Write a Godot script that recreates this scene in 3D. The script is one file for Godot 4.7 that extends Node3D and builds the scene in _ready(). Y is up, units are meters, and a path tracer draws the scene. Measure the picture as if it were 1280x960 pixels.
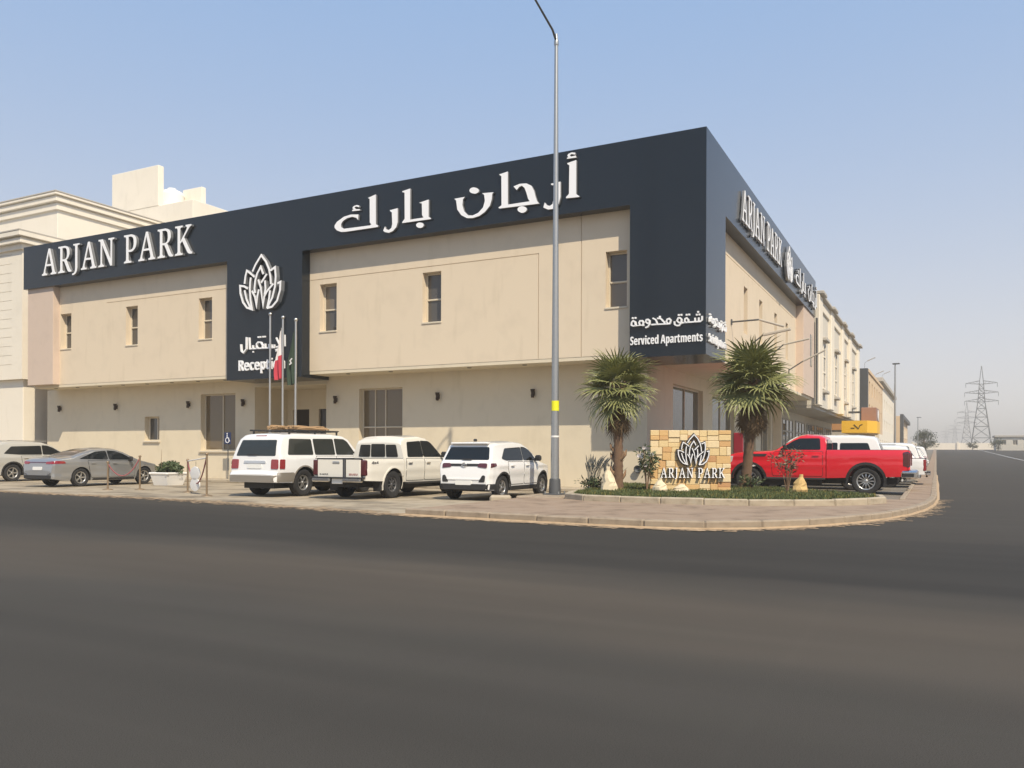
extends Node3D

# A low dark-banded corner building with parked vehicles, seen across a wide road in low warm sun.
# Metres; the side street runs along -z, the long front along x. at(x, y, d) has d metres into the picture.

var counts := {}
var M := {}
var rng := RandomNumberGenerator.new()
var wheels := {}


func at(x: float, y: float, d: float) -> Vector3:
	return Vector3(x, y, -d)


func _ready() -> void:
	rng.seed = 7
	# camera: level, lens shifted up
	var cam := Camera3D.new()
	cam.name = "camera"
	cam.projection = Camera3D.PROJECTION_FRUSTUM
	cam.keep_aspect = Camera3D.KEEP_HEIGHT
	cam.near = 0.1
	cam.far = 4000.0
	cam.size = 960.0 / 1032.0 * 0.1
	cam.frustum_offset = Vector2(0.0, 85.0 / 1032.0 * 0.1)
	cam.position = Vector3(0, 1.3, 0)
	cam.rotation = Vector3(0, deg_to_rad(27.2), 0)
	cam.rotate_object_local(Vector3.BACK, 0.0035)
	add_child(cam)
	cam.current = true
	# sky, haze and exposure
	var sky := ProceduralSkyMaterial.new()
	sky.sky_top_color = Color8(131, 168, 214)
	sky.sky_horizon_color = Color8(240, 235, 227)
	sky.sky_curve = 0.165
	sky.ground_horizon_color = Color8(170, 156, 138)
	sky.ground_bottom_color = Color8(128, 116, 100)
	sky.sun_angle_max = 1.0
	var env := Environment.new()
	env.background_mode = Environment.BG_SKY
	env.sky = Sky.new()
	env.sky.sky_material = sky
	env.tonemap_mode = Environment.TONE_MAPPER_LINEAR
	env.tonemap_exposure = 1.12
	env.sdfgi_enabled = true
	env.ssao_enabled = true
	env.ssil_enabled = true
	env.fog_enabled = true
	env.fog_density = 0.0011
	env.fog_light_color = Color(0.92, 0.90, 0.87)
	var we := WorldEnvironment.new()
	we.name = "world_environment"
	we.environment = env
	add_child(we)
	# sun: behind the camera on the right, 48 degrees up
	var sun := DirectionalLight3D.new()
	sun.name = "sun"
	sun.light_energy = 1.55
	sun.light_color = Color(1.0, 0.94, 0.84)
	sun.light_angular_distance = 0.5
	sun.shadow_enabled = true
	sun.sky_mode = DirectionalLight3D.SKY_MODE_LIGHT_ONLY
	add_child(sun)
	var az := deg_to_rad(50.0)
	var el := deg_to_rad(49.5)
	sun.look_at_from_position(Vector3.ZERO, Vector3(-sin(az) * cos(el), -sin(el), -cos(az) * cos(el)))

	make_materials()
	ground()
	hotel()
	signs_on_hotel()
	neighbours()
	far_things()
	kerbs()
	planting()
	street_things()
	vehicles()


# ---------------------------------------------------------------- mesh collector
class MB:
	var v := PackedVector3Array()
	var n := PackedVector3Array()
	var c := PackedColorArray()
	var tint := Color.WHITE
	var tinted := false

	func tri(a: Vector3, b: Vector3, d: Vector3) -> void:
		var q := (d - a).cross(b - a)
		if q.length_squared() < 1e-16:
			return
		q = q.normalized()
		v.append(a); v.append(b); v.append(d)
		n.append(q); n.append(q); n.append(q)
		if tinted:
			c.append(tint); c.append(tint); c.append(tint)

	func trin(a: Vector3, b: Vector3, d: Vector3, na: Vector3, nb: Vector3, nd: Vector3) -> void:
		if (d - a).cross(b - a).dot(na + nb + nd) < 0.0:
			var t := b; b = d; d = t
			t = nb; nb = nd; nd = t
		v.append(a); v.append(b); v.append(d)
		n.append(na); n.append(nb); n.append(nd)
		if tinted:
			c.append(tint); c.append(tint); c.append(tint)

	func quad(a: Vector3, b: Vector3, d: Vector3, e: Vector3) -> void:
		tri(a, b, d)
		tri(a, d, e)

	func face(p: Array, out: Vector3) -> void:
		var q: Vector3 = (p[2] - p[0]).cross(p[1] - p[0])
		if q.dot(out) < 0.0:
			p.reverse()
		for i in range(1, p.size() - 1):
			tri(p[0], p[i], p[i + 1])

	func box(at: Vector3, s: Vector3, b := 0.0, B := Basis()) -> void:
		var h := s / 2.0
		b = minf(b, minf(h.x, minf(h.y, h.z)) * 0.9)
		var corner := {}
		for sx in [-1, 1]:
			for sy in [-1, 1]:
				for sz in [-1, 1]:
					for ax in 3:
						var p := Vector3(sx * h.x, sy * h.y, sz * h.z)
						var sg := Vector3(sx, sy, sz)
						for k in 3:
							if k != ax:
								p[k] -= sg[k] * b
						corner[[sx, sy, sz, ax]] = at + B * p
		for ax in 3:
			for s1 in [-1, 1]:
				var f := []
				for q in [[-1, -1], [-1, 1], [1, 1], [1, -1]]:
					var k := [0, 0, 0]
					k[ax] = s1
					k[(ax + 1) % 3] = q[0]
					k[(ax + 2) % 3] = q[1]
					f.append(corner[[k[0], k[1], k[2], ax]])
				var o := Vector3.ZERO
				o[ax] = s1
				face(f, B * o)
		if b <= 0.0:
			return
		for ax in 3:
			var a1 := (ax + 1) % 3
			var a2 := (ax + 2) % 3
			for s1 in [-1, 1]:
				for s2 in [-1, 1]:
					var f := []
					for q in [[-1, a1], [1, a1], [1, a2], [-1, a2]]:
						var k := [0, 0, 0]
						k[ax] = q[0]
						k[a1] = s1
						k[a2] = s2
						f.append(corner[[k[0], k[1], k[2], q[1]]])
					var o := Vector3.ZERO
					o[a1] = s1
					o[a2] = s2
					face(f, B * o)
		for sx in [-1, 1]:
			for sy in [-1, 1]:
				for sz in [-1, 1]:
					face([corner[[sx, sy, sz, 0]], corner[[sx, sy, sz, 1]], corner[[sx, sy, sz, 2]]], B * Vector3(sx, sy, sz))

	# from corner to corner: x0,x1,y0,y1,z0,z1
	func span(x0: float, x1: float, y0: float, y1: float, z0: float, z1: float, b := 0.0) -> void:
		box(Vector3(x0 + x1, y0 + y1, z0 + z1) / 2.0, Vector3(absf(x1 - x0), absf(y1 - y0), absf(z1 - z0)), b)

	func grid(rows: Array, closed := false, flip := false) -> void:
		var R := rows.size()
		var C: int = rows[0].size()
		var nn := []
		for i in R:
			var a := PackedVector3Array()
			for j in C:
				var i0 := maxi(i - 1, 0)
				var i1 := mini(i + 1, R - 1)
				var j0 := (j - 1 + C) % C if closed else maxi(j - 1, 0)
				var j1 := (j + 1) % C if closed else mini(j + 1, C - 1)
				var q: Vector3 = (rows[i1][j] - rows[i0][j]).cross(rows[i][j1] - rows[i][j0])
				if q.length_squared() < 1e-14:
					q = (rows[i1][j1] - rows[i0][j0]).cross(rows[i0][j1] - rows[i1][j0]) * -1.0
				a.append(q.normalized() * (-1.0 if flip else 1.0))
			nn.append(a)
		for i in R - 1:
			for j in (C if closed else C - 1):
				var k := (j + 1) % C
				trin(rows[i][j], rows[i + 1][j], rows[i + 1][k], nn[i][j], nn[i + 1][j], nn[i + 1][k])
				trin(rows[i][j], rows[i + 1][k], rows[i][k], nn[i][j], nn[i + 1][k], nn[i][k])

	# profile of (radius, height) turned about y
	func lathe(prof: Array, seg: int, X := Transform3D()) -> void:
		var rows := []
		for p in prof:
			var a := PackedVector3Array()
			for j in seg:
				var t := TAU * j / seg
				a.append(X * Vector3(cos(t) * maxf(p.x, 0.002), p.y, sin(t) * maxf(p.x, 0.002)))
			rows.append(a)
		grid(rows, true, true)

	func cyl(a: Vector3, b: Vector3, ra: float, rb: float, seg := 10) -> void:
		tube([a, b], [ra, rb], seg)

	func tube(path: Array, rad: Array, seg := 8, caps := true) -> void:
		var rows := []
		var side := Vector3.ZERO
		for i in path.size():
			var d: Vector3 = path[mini(i + 1, path.size() - 1)] - path[maxi(i - 1, 0)]
			d = d.normalized()
			if side == Vector3.ZERO:
				side = d.cross(Vector3.UP if absf(d.y) < 0.9 else Vector3.RIGHT).normalized()
			side = (side - d * side.dot(d)).normalized()
			var w := d.cross(side)
			var a := PackedVector3Array()
			for j in seg:
				var t := TAU * j / seg
				a.append(path[i] + (side * cos(t) + w * sin(t)) * rad[i])
			rows.append(a)
		grid(rows, true, true)
		if caps:
			for e in [0, path.size() - 1]:
				var f := []
				for p in rows[e]:
					f.append(p)
				face(f, path[e] - path[1 if e == 0 else e - 1])

	# flat outline in x,y pushed from z0 to z1, placed by X
	func extrude(poly: PackedVector2Array, z0: float, z1: float, X := Transform3D()) -> void:
		if Geometry2D.is_polygon_clockwise(poly):
			poly.reverse()
		var t := Geometry2D.triangulate_polygon(poly)
		if t.is_empty():
			print("cannot fill an outline of ", poly.size(), " points")
		var up := X.basis * Vector3.BACK
		for i in range(0, t.size(), 3):
			var f1 := []
			var f0 := []
			for k in 3:
				var p := poly[t[i + k]]
				f1.append(X * Vector3(p.x, p.y, z1))
				f0.append(X * Vector3(p.x, p.y, z0))
			face(f1, up)
			face(f0, -up)
		for i in poly.size():
			var p := poly[i]
			var q := poly[(i + 1) % poly.size()]
			var e := q - p
			face([X * Vector3(p.x, p.y, z0), X * Vector3(q.x, q.y, z0), X * Vector3(q.x, q.y, z1), X * Vector3(p.x, p.y, z1)], X.basis * Vector3(e.y, -e.x, 0))

	# a wall sheet in the plane (o, r, u) facing f; holes [x0, y0, x1, y1, depth, closed]
	func wall(o: Vector3, r: Vector3, u: Vector3, f: Vector3, w: float, h: float, holes := []) -> void:
		var xs := [0.0, w]
		var ys := [0.0, h]
		for k in holes:
			xs.append_array([k[0], k[2]])
			ys.append_array([k[1], k[3]])
		xs.sort()
		ys.sort()
		for i in xs.size() - 1:
			for j in ys.size() - 1:
				var cx: float = (xs[i] + xs[i + 1]) / 2.0
				var cy: float = (ys[j] + ys[j + 1]) / 2.0
				if xs[i + 1] - xs[i] < 1e-5 or ys[j + 1] - ys[j] < 1e-5:
					continue
				var open := false
				for k in holes:
					if cx > k[0] and cx < k[2] and cy > k[1] and cy < k[3]:
						open = true
				if not open:
					face([o + r * xs[i] + u * ys[j], o + r * xs[i + 1] + u * ys[j], o + r * xs[i + 1] + u * ys[j + 1], o + r * xs[i] + u * ys[j + 1]], f)
		for k in holes:
			var b: Vector3 = -f * k[4]
			var p: Array = [o + r * k[0] + u * k[1], o + r * k[2] + u * k[1], o + r * k[2] + u * k[3], o + r * k[0] + u * k[3]]
			var mid: Vector3 = (p[0] + p[2]) / 2.0
			for i in 4:
				var a: Vector3 = p[i]
				var e: Vector3 = p[(i + 1) % 4]
				face([a, e, e + b, a + b], mid - (a + e) / 2.0)
			if k.size() > 5:
				face([p[0] + b, p[1] + b, p[2] + b, p[3] + b], f)

	func mesh() -> ArrayMesh:
		var a := []
		a.resize(Mesh.ARRAY_MAX)
		a[Mesh.ARRAY_VERTEX] = v
		a[Mesh.ARRAY_NORMAL] = n
		if tinted:
			a[Mesh.ARRAY_COLOR] = c
		var m := ArrayMesh.new()
		m.add_surface_from_arrays(Mesh.PRIMITIVE_TRIANGLES, a)
		return m


# ---------------------------------------------------------------- things, parts, names
func numbered(called: String) -> String:
	var k: int = counts.get(called, 0)
	counts[called] = k + 1
	return called if k == 0 else "%s_%03d" % [called, k]


func tag(o: Node3D, label: String, category: String, group := "") -> void:
	o.set_meta("label", label)
	o.set_meta("category", category)
	if group:
		o.set_meta("group", group)


func thing(called: String, label: String, category: String, at := Vector3.ZERO, turn := 0.0, group := "") -> Node3D:
	var o := Node3D.new()
	o.name = numbered(called)
	add_child(o)
	o.position = at
	o.rotation.y = turn
	tag(o, label, category, group)
	return o


func obj(called: String, m, material: Material, parent: Node = null, at := Vector3.ZERO) -> MeshInstance3D:
	var o := MeshInstance3D.new()
	o.mesh = m.mesh() if m is MB else m
	o.material_override = material
	o.position = at
	if parent == null:
		o.name = numbered(called)
		add_child(o)
	else:
		var k := 0
		o.name = called
		var used: Dictionary = parent.get_meta("used_names") if parent.has_meta("used_names") else {}
		k = used.get(called, 0)
		used[called] = k + 1
		parent.set_meta("used_names", used)
		if k > 0:
			o.name = "%s_%03d" % [called, k]
		parent.add_child(o, true)
	return o


func struct(called: String, m, material: Material) -> MeshInstance3D:
	var o := obj(called, m, material)
	o.set_meta("kind", "structure")
	return o


func part(called: String, parent: Node3D, at := Vector3.ZERO) -> Node3D:
	var o := Node3D.new()
	var used: Dictionary = parent.get_meta("used_names") if parent.has_meta("used_names") else {}
	var k: int = used.get(called, 0)
	used[called] = k + 1
	parent.set_meta("used_names", used)
	o.name = called if k == 0 else "%s_%03d" % [called, k]
	parent.add_child(o, true)
	o.position = at
	return o


func copy(src: Node3D, at: Vector3, turn: float, label: String) -> Node3D:
	var o: Node3D = src.duplicate()
	var base := String(src.name)
	if base.length() > 4 and base[-4] == "_" and base.right(3).is_valid_int():
		base = base.left(-4)
	o.name = numbered(base)
	add_child(o)
	o.position = at
	o.rotation.y = turn
	o.set_meta("label", label)
	return o


func pv(a: Array) -> PackedVector2Array:
	var o := PackedVector2Array()
	for i in range(0, a.size(), 2):
		o.append(Vector2(a[i], a[i + 1]))
	return o


# ---------------------------------------------------------------- materials
func tex(sd: int, freq: float, oct: int, ramp: Array, size := 512, kind := FastNoiseLite.TYPE_SIMPLEX_SMOOTH) -> NoiseTexture2D:
	var f := FastNoiseLite.new()
	f.noise_type = kind
	f.seed = sd
	f.frequency = freq
	f.fractal_octaves = oct
	f.fractal_gain = 0.55
	var t := NoiseTexture2D.new()
	t.width = size
	t.height = size
	t.seamless = true
	t.noise = f
	var g := Gradient.new()
	g.offsets = PackedFloat32Array(ramp.map(func(r): return r[0]))
	g.colors = PackedColorArray(ramp.map(func(r): return (r[1] if r[1] is Color else Color(r[1], r[1], r[1])).linear_to_srgb()))
	t.color_ramp = g
	return t


func mat(key: String, lin: Color, rough := 0.8, o := {}) -> StandardMaterial3D:
	var m := StandardMaterial3D.new()
	m.resource_name = key
	m.albedo_color = lin.linear_to_srgb()
	m.roughness = rough
	m.metallic = o.get("metal", 0.0)
	m.metallic_specular = o.get("spec", 0.5)
	m.cull_mode = BaseMaterial3D.CULL_DISABLED
	if o.has("coat"):
		m.clearcoat_enabled = true
		m.clearcoat = o.coat
		m.clearcoat_roughness = 0.04
	if o.has("tex"):
		m.albedo_texture = o.tex
	if o.has("bump"):
		m.heightmap_enabled = true
		m.heightmap_texture = o.bump
		m.heightmap_scale = o.get("bump_cm", 0.3)
	if o.has("tex") or o.has("bump"):
		m.uv1_triplanar = true
		m.uv1_world_triplanar = o.get("world", true)
		m.uv1_scale = o.get("scale", Vector3(0.5, 0.5, 0.5))
	if o.has("detail"):
		m.detail_enabled = true
		m.detail_albedo = o.detail
		m.detail_blend_mode = BaseMaterial3D.BLEND_MODE_MUL
		m.detail_uv_layer = BaseMaterial3D.DETAIL_UV_2
		m.uv2_triplanar = true
		m.uv2_world_triplanar = o.get("world", true)
		m.uv2_scale = o.get("detail_scale", Vector3(0.05, 0.05, 0.05))
	if o.has("back"):
		m.backlight_enabled = true
		m.backlight = o.back
	if o.has("alpha"):
		m.transparency = BaseMaterial3D.TRANSPARENCY_ALPHA
		m.albedo_color.a = o.alpha
	if o.has("vcol"):
		m.vertex_color_use_as_albedo = true
	M[key] = m
	return m


# wear and dust of the wide road, in bands along its lanes: worn dark by the kerb, a brown dusty strip in the middle lane
func lane_wear() -> ImageTexture:
	var f := FastNoiseLite.new()
	f.seed = 17
	f.frequency = 0.02
	f.fractal_octaves = 4
	var g := FastNoiseLite.new()
	g.seed = 18
	g.frequency = 0.05
	g.fractal_octaves = 4
	var im := Image.create(256, 2048, false, Image.FORMAT_RGB8)
	var stops := [[-40.0, 0.95, 0.0], [3.0, 0.92, 0.0], [4.6, 1.0, 0.1], [5.9, 1.2, 0.8], [7.2, 1.22, 1.0], [8.3, 0.95, 0.4], [9.2, 0.68, 0.0], [11.5, 0.66, 0.0], [13.4, 0.74, 0.1], [15.0, 0.92, 0.3], [30.0, 0.98, 0.2], [400.0, 1.0, 0.2]]
	for j in 2048:
		for i in 256:
			var d := 400.0 - (j + 0.5) / 2048.0 * 400.0
			if d > 340.0:
				d -= 400.0
			var a := TAU * i / 256.0
			var w := d
			if d < 40.0:
				w += 1.3 * f.get_noise_3d(cos(a) * 40.0, sin(a) * 40.0, d * 3.0) + 0.35 * g.get_noise_3d(cos(a) * 60.0, sin(a) * 60.0, d * 25.0)
			var v := 1.0
			var b := 0.0
			for k in stops.size() - 1:
				if w >= stops[k][0] and w < stops[k + 1][0]:
					var u: float = smoothstep(stops[k][0], stops[k + 1][0], w)
					v = lerpf(stops[k][1], stops[k + 1][1], u)
					b = lerpf(stops[k][2], stops[k + 1][2], u)
					break
			v *= 1.0 + 0.16 * g.get_noise_3d(cos(a) * 25.0, sin(a) * 25.0, d * 30.0)
			v *= 0.5
			im.set_pixel(i, j, Color(v * (1.0 + 0.10 * b), v * (1.0 + 0.01 * b), v * (1.0 - 0.07 * b)).linear_to_srgb())
	return ImageTexture.create_from_image(im)


func make_materials() -> void:
	var fine := tex(3, 0.09, 4, [[0.0, 0.80], [0.5, 1.0], [1.0, 1.12]])
	var coarse := tex(8, 0.012, 5, [[0.0, 0.945], [0.45, 1.0], [0.75, 1.0], [1.0, 1.03]])
	var streak := tex(21, 0.014, 5, [[0.0, Color(0.93, 0.925, 0.91)], [0.32, Color(1, 1, 1)], [1.0, Color(1.03, 1.03, 1.02)]])
	var grit := tex(5, 0.2, 4, [[0.0, 0.38], [0.35, 0.8], [0.6, 1.05], [0.8, 1.3], [1.0, 2.2]], 1024)
	var sand := tex(41, 0.02, 6, [[0.0, Color(0.55, 0.52, 0.48)], [0.35, Color(0.9, 0.88, 0.84)], [0.7, Color(1.05, 1.02, 0.98)], [1.0, Color(1.25, 1.18, 1.1)]])
	var stain := tex(91, 0.016, 5, [[0.0, Color(0.42, 0.42, 0.43)], [0.32, Color(0.72, 0.72, 0.72)], [0.5, Color(1, 1, 1)], [1.0, Color(1.22, 1.18, 1.1)]])
	var wood := tex(51, 0.05, 4, [[0.0, 0.55], [0.5, 1.0], [1.0, 1.3]])
	mat("asphalt", Color(0.126, 0.116, 0.100), 0.85, {"tex": grit, "scale": Vector3(0.55, 0.55, 0.55), "bump": grit, "bump_cm": 0.25, "detail": lane_wear(), "detail_scale": Vector3(0.014, 0.05, 0.0025), "spec": 0.3})
	mat("lot_asphalt", Color(0.21, 0.19, 0.16), 0.9, {"tex": grit, "scale": Vector3(0.6, 0.6, 0.6), "detail": sand, "detail_scale": Vector3(0.05, 0.05, 0.05)})
	mat("apron", Color(0.38, 0.325, 0.245), 0.9, {"tex": sand, "scale": Vector3(0.11, 0.11, 0.11), "bump": grit, "bump_cm": 0.2, "detail": stain, "detail_scale": Vector3(0.045, 0.045, 0.06)})
	mat("desert", Color(0.36, 0.29, 0.21), 0.95, {"tex": sand, "scale": Vector3(0.03, 0.03, 0.03), "detail": grit, "detail_scale": Vector3(0.3, 0.3, 0.3)})
	mat("paver", Color(0.34, 0.255, 0.188), 0.9, {"tex": sand, "scale": Vector3(0.12, 0.12, 0.12), "bump": grit, "bump_cm": 0.2, "detail": grit, "detail_scale": Vector3(0.7, 0.7, 0.7)})
	mat("kerb", Color(0.36, 0.295, 0.225), 0.9, {"tex": sand, "scale": Vector3(0.3, 0.3, 0.3), "bump": grit, "bump_cm": 0.25, "detail": grit, "detail_scale": Vector3(0.9, 0.9, 0.9)})
	mat("kerb_pale", Color(0.46, 0.40, 0.31), 0.9, {"tex": sand, "scale": Vector3(0.27, 0.33, 0.3), "bump": grit, "bump_cm": 0.25, "detail": grit, "detail_scale": Vector3(0.9, 0.9, 0.9)})
	mat("drift", Color(0.42, 0.31, 0.20), 0.95, {"tex": sand, "scale": Vector3(0.4, 0.4, 0.4)})
	mat("soil", Color(0.13, 0.09, 0.055), 0.95, {"tex": sand, "scale": Vector3(0.5, 0.5, 0.5)})
	mat("stucco", Color(0.70, 0.595, 0.452), 0.9, {"tex": coarse, "scale": Vector3(0.13, 0.13, 0.13), "bump": fine, "bump_cm": 0.25, "detail": streak, "detail_scale": Vector3(0.2, 0.035, 0.2)})
	mat("stucco_low", Color(0.68, 0.60, 0.455), 0.9, {"tex": coarse, "scale": Vector3(0.17, 0.17, 0.17), "bump": fine, "bump_cm": 0.25, "detail": streak, "detail_scale": Vector3(0.16, 0.04, 0.16)})
	mat("stucco_pink", Color(0.60, 0.485, 0.40), 0.9, {"tex": coarse, "scale": Vector3(0.2, 0.2, 0.2), "bump": fine, "bump_cm": 0.2})
	mat("navy", Color(0.006, 0.0115, 0.0185), 0.22, {"spec": 0.5, "tex": coarse, "scale": Vector3(0.06, 0.06, 0.06)})
	mat("letter", Color(0.90, 0.91, 0.93), 0.35)
	mat("letter_side", Color(0.24, 0.25, 0.27), 0.4, {"metal": 0.3})
	mat("letter_back", Color(0.05, 0.05, 0.055), 0.5)
	mat("frame", Color(0.62, 0.55, 0.43), 0.5)
	mat("window_glass", Color(0.075, 0.07, 0.064), 0.05, {"spec": 0.6})
	mat("curtain_glass", Color(0.17, 0.14, 0.105), 0.08, {"spec": 0.6})
	mat("sand_reflection_glass", Color(0.15, 0.11, 0.062), 0.06, {"spec": 0.6})  # brown reflection of the sandy ground opposite, put into the pane colour
	mat("shop_glass", Color(0.10, 0.10, 0.09), 0.03, {"spec": 0.9})
	mat("dark", Color(0.012, 0.012, 0.013), 0.7)
	mat("door_dark", Color(0.025, 0.022, 0.02), 0.2)
	mat("lamp_metal", Color(0.05, 0.032, 0.022), 0.5, {"metal": 0.4})
	mat("lamp_glass", Color(0.5, 0.42, 0.3), 0.3)
	mat("white_wall", Color(0.80, 0.745, 0.64), 0.9, {"tex": coarse, "scale": Vector3(0.09, 0.09, 0.09), "bump": fine, "bump_cm": 0.2, "detail": streak, "detail_scale": Vector3(0.15, 0.03, 0.15)})
	mat("grey_trim", Color(0.46, 0.43, 0.38), 0.9)
	mat("pale_wall", Color(0.78, 0.72, 0.61), 0.9, {"tex": coarse, "scale": Vector3(0.1, 0.1, 0.1)})
	mat("grey_panel", Color(0.62, 0.585, 0.51), 0.9, {"tex": coarse, "scale": Vector3(0.1, 0.1, 0.1)})
	mat("tan_wall", Color(0.68, 0.52, 0.35), 0.9, {"tex": coarse, "scale": Vector3(0.1, 0.1, 0.1)})
	mat("orange_wall", Color(0.50, 0.27, 0.12), 0.9, {"tex": coarse, "scale": Vector3(0.1, 0.1, 0.1)})
	mat("sign_yellow", Color(0.80, 0.46, 0.04), 0.5)
	mat("sign_brown", Color(0.30, 0.17, 0.13), 0.6)
	mat("steel", Color(0.42, 0.43, 0.43), 0.42, {"metal": 0.75, "tex": fine, "scale": Vector3(0.8, 0.25, 0.8)})
	mat("bright_steel", Color(0.62, 0.61, 0.58), 0.28, {"metal": 0.9})
	mat("dark_steel", Color(0.10, 0.105, 0.11), 0.55, {"metal": 0.3})
	mat("brass", Color(0.30, 0.22, 0.14), 0.45, {"metal": 0.5})
	mat("rope_red", Color(0.30, 0.09, 0.10), 0.8)
	mat("yellow", Color(0.80, 0.78, 0.02), 0.5)
	mat("black_print", Color(0.02, 0.02, 0.02), 0.6)
	mat("sign_blue", Color(0.012, 0.025, 0.09), 0.45)
	mat("white_plastic", Color(0.80, 0.79, 0.76), 0.4)
	mat("flag_white", Color(0.78, 0.76, 0.76), 0.85, {"back": Color(0.3, 0.3, 0.3)})
	mat("flag_red", Color(0.50, 0.045, 0.075), 0.85, {"back": Color(0.3, 0.3, 0.3)})
	mat("flag_green", Color(0.03, 0.055, 0.036), 0.85, {"back": Color(0.25, 0.25, 0.25)})
	# vehicles
	mat("paint_white", Color(0.78, 0.78, 0.77), 0.4, {"coat": 1.0})
	mat("paint_cream", Color(0.77, 0.74, 0.66), 0.4, {"coat": 1.0})
	mat("paint_silver", Color(0.37, 0.38, 0.39), 0.3, {"metal": 0.6, "coat": 1.0})
	mat("paint_pale_silver", Color(0.55, 0.55, 0.52), 0.35, {"metal": 0.3, "coat": 1.0})
	mat("paint_red", Color(0.66, 0.006, 0.02), 0.35, {"coat": 1.0})
	mat("board_red", Color(0.26, 0.015, 0.03), 0.5)
	mat("paint_taupe", Color(0.30, 0.27, 0.23), 0.4, {"metal": 0.3, "coat": 0.6})
	mat("car_glass", Color(0.010, 0.013, 0.015), 0.04, {"spec": 0.45})
	mat("car_glass_clear", Color(0.026, 0.031, 0.030), 0.04, {"spec": 0.5})
	mat("tyre", Color(0.022, 0.022, 0.023), 0.85, {"tex": fine, "scale": Vector3(3, 3, 3), "world": false})
	mat("rim_silver", Color(0.55, 0.55, 0.54), 0.3, {"metal": 0.85})
	mat("rim_grey", Color(0.16, 0.16, 0.165), 0.4, {"metal": 0.6})
	mat("rim_dark", Color(0.02, 0.02, 0.02), 0.5)
	mat("trim_black", Color(0.02, 0.02, 0.021), 0.6)
	mat("chrome", Color(0.75, 0.75, 0.75), 0.12, {"metal": 1.0})
	mat("lamp_red", Color(0.25, 0.012, 0.015), 0.12, {"coat": 1.0})
	mat("lamp_dark_red", Color(0.08, 0.01, 0.014), 0.12, {"coat": 1.0})
	mat("lamp_clear", Color(0.6, 0.6, 0.58), 0.1, {"coat": 1.0})
	mat("plate", Color(0.75, 0.75, 0.72), 0.4)
	mat("bundle", Color(0.42, 0.27, 0.14), 0.9, {"tex": wood, "scale": Vector3(2, 2, 2)})
	# plants and stone
	mat("leaf_palm", Color(0.24, 0.25, 0.10), 0.5, {"back": Color(0.35, 0.35, 0.2), "vcol": true})
	mat("leaf_dead", Color(0.20, 0.135, 0.075), 0.9, {"vcol": true})
	mat("trunk", Color(0.17, 0.105, 0.065), 0.95, {"tex": wood, "scale": Vector3(2.5, 1.2, 2.5), "bump": wood, "bump_cm": 1.5})
	mat("trunk_boot", Color(0.27, 0.17, 0.10), 0.9, {"tex": wood, "scale": Vector3(3, 3, 3)})
	mat("leaf_shrub", Color(0.075, 0.105, 0.045), 0.6, {"back": Color(0.3, 0.3, 0.15), "vcol": true})
	mat("leaf_far", Color(0.05, 0.065, 0.035), 0.8, {"vcol": true})
	mat("leaf_rust", Color(0.17, 0.125, 0.085), 0.6, {"back": Color(0.3, 0.2, 0.15), "vcol": true})
	mat("grass", Color(0.085, 0.108, 0.035), 0.7, {"back": Color(0.3, 0.3, 0.1), "vcol": true})
	mat("grass_dry", Color(0.46, 0.43, 0.34), 0.8, {"back": Color(0.3, 0.3, 0.2)})
	mat("flower", Color(0.80, 0.74, 0.74), 0.6, {"back": Color(0.3, 0.3, 0.3)})
	mat("limestone", Color(0.70, 0.60, 0.42), 0.9, {"tex": coarse, "scale": Vector3(2.0, 2.0, 2.0), "bump": wood, "bump_cm": 1.0})
	mat("limestone_gold", Color(0.60, 0.41, 0.17), 0.9, {"tex": coarse, "scale": Vector3(2.0, 2.0, 2.0), "bump": wood, "bump_cm": 1.0})
	var veins := tex(61, 0.03, 6, [[0.0, 0.62], [0.3, 0.85], [0.55, 1.0], [0.8, 1.1], [1.0, 1.3]])
	var k := 0
	for c in [Color(0.72, 0.55, 0.29), Color(0.66, 0.43, 0.19), Color(0.62, 0.38, 0.17), Color(0.76, 0.61, 0.37), Color(0.54, 0.30, 0.14)]:
		mat("stone_%d" % k, c, 0.85, {"tex": veins, "scale": Vector3(1.7, 1.7, 1.7), "bump": veins, "bump_cm": 1.2})
		k += 1


# ---------------------------------------------------------------- ground
func flat(poly: Array, y: float) -> MB:
	var b := MB.new()
	var p := pv(poly)
	var t := Geometry2D.triangulate_polygon(p)
	for i in range(0, t.size(), 3):
		b.face([at(p[t[i]].x, y, p[t[i]].y), at(p[t[i + 1]].x, y, p[t[i + 1]].y), at(p[t[i + 2]].x, y, p[t[i + 2]].y)], Vector3.UP)
	return b


func slab(poly: Array, y0: float, y1: float) -> MB:
	var b := MB.new()
	b.extrude(pv(poly), y0, y1, Transform3D(Basis(Vector3.RIGHT, Vector3.FORWARD, Vector3.UP), Vector3.ZERO))
	return b


const CORNER_KERB := [-9.7, 14.05, -8.4, 13.92, -7.1, 13.82, -5.6, 13.72, -4.4, 13.7, -3.5, 13.9, -2.7, 14.45, -1.95, 15.35, -1.35, 16.5, -0.85, 17.9, -0.48, 19.4, -0.22, 21.2, -0.06, 23.2, 0.02, 26.0]


# the side street climbs a little towards its far end
func rise(d: float) -> float:
	return 2.6 * smoothstep(70.0, 320.0, d)


func strip(b: MB, x0: float, x1: float, d0: float, d1: float, y: float) -> void:
	var n := maxi(1, int((d1 - d0) / 12.0))
	for i in n:
		var a := lerpf(d0, d1, i / float(n))
		var c := lerpf(d0, d1, (i + 1) / float(n))
		b.face([at(x0, y + rise(a), a), at(x1, y + rise(a), a), at(x1, y + rise(c), c), at(x0, y + rise(c), c)], Vector3.UP)


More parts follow.
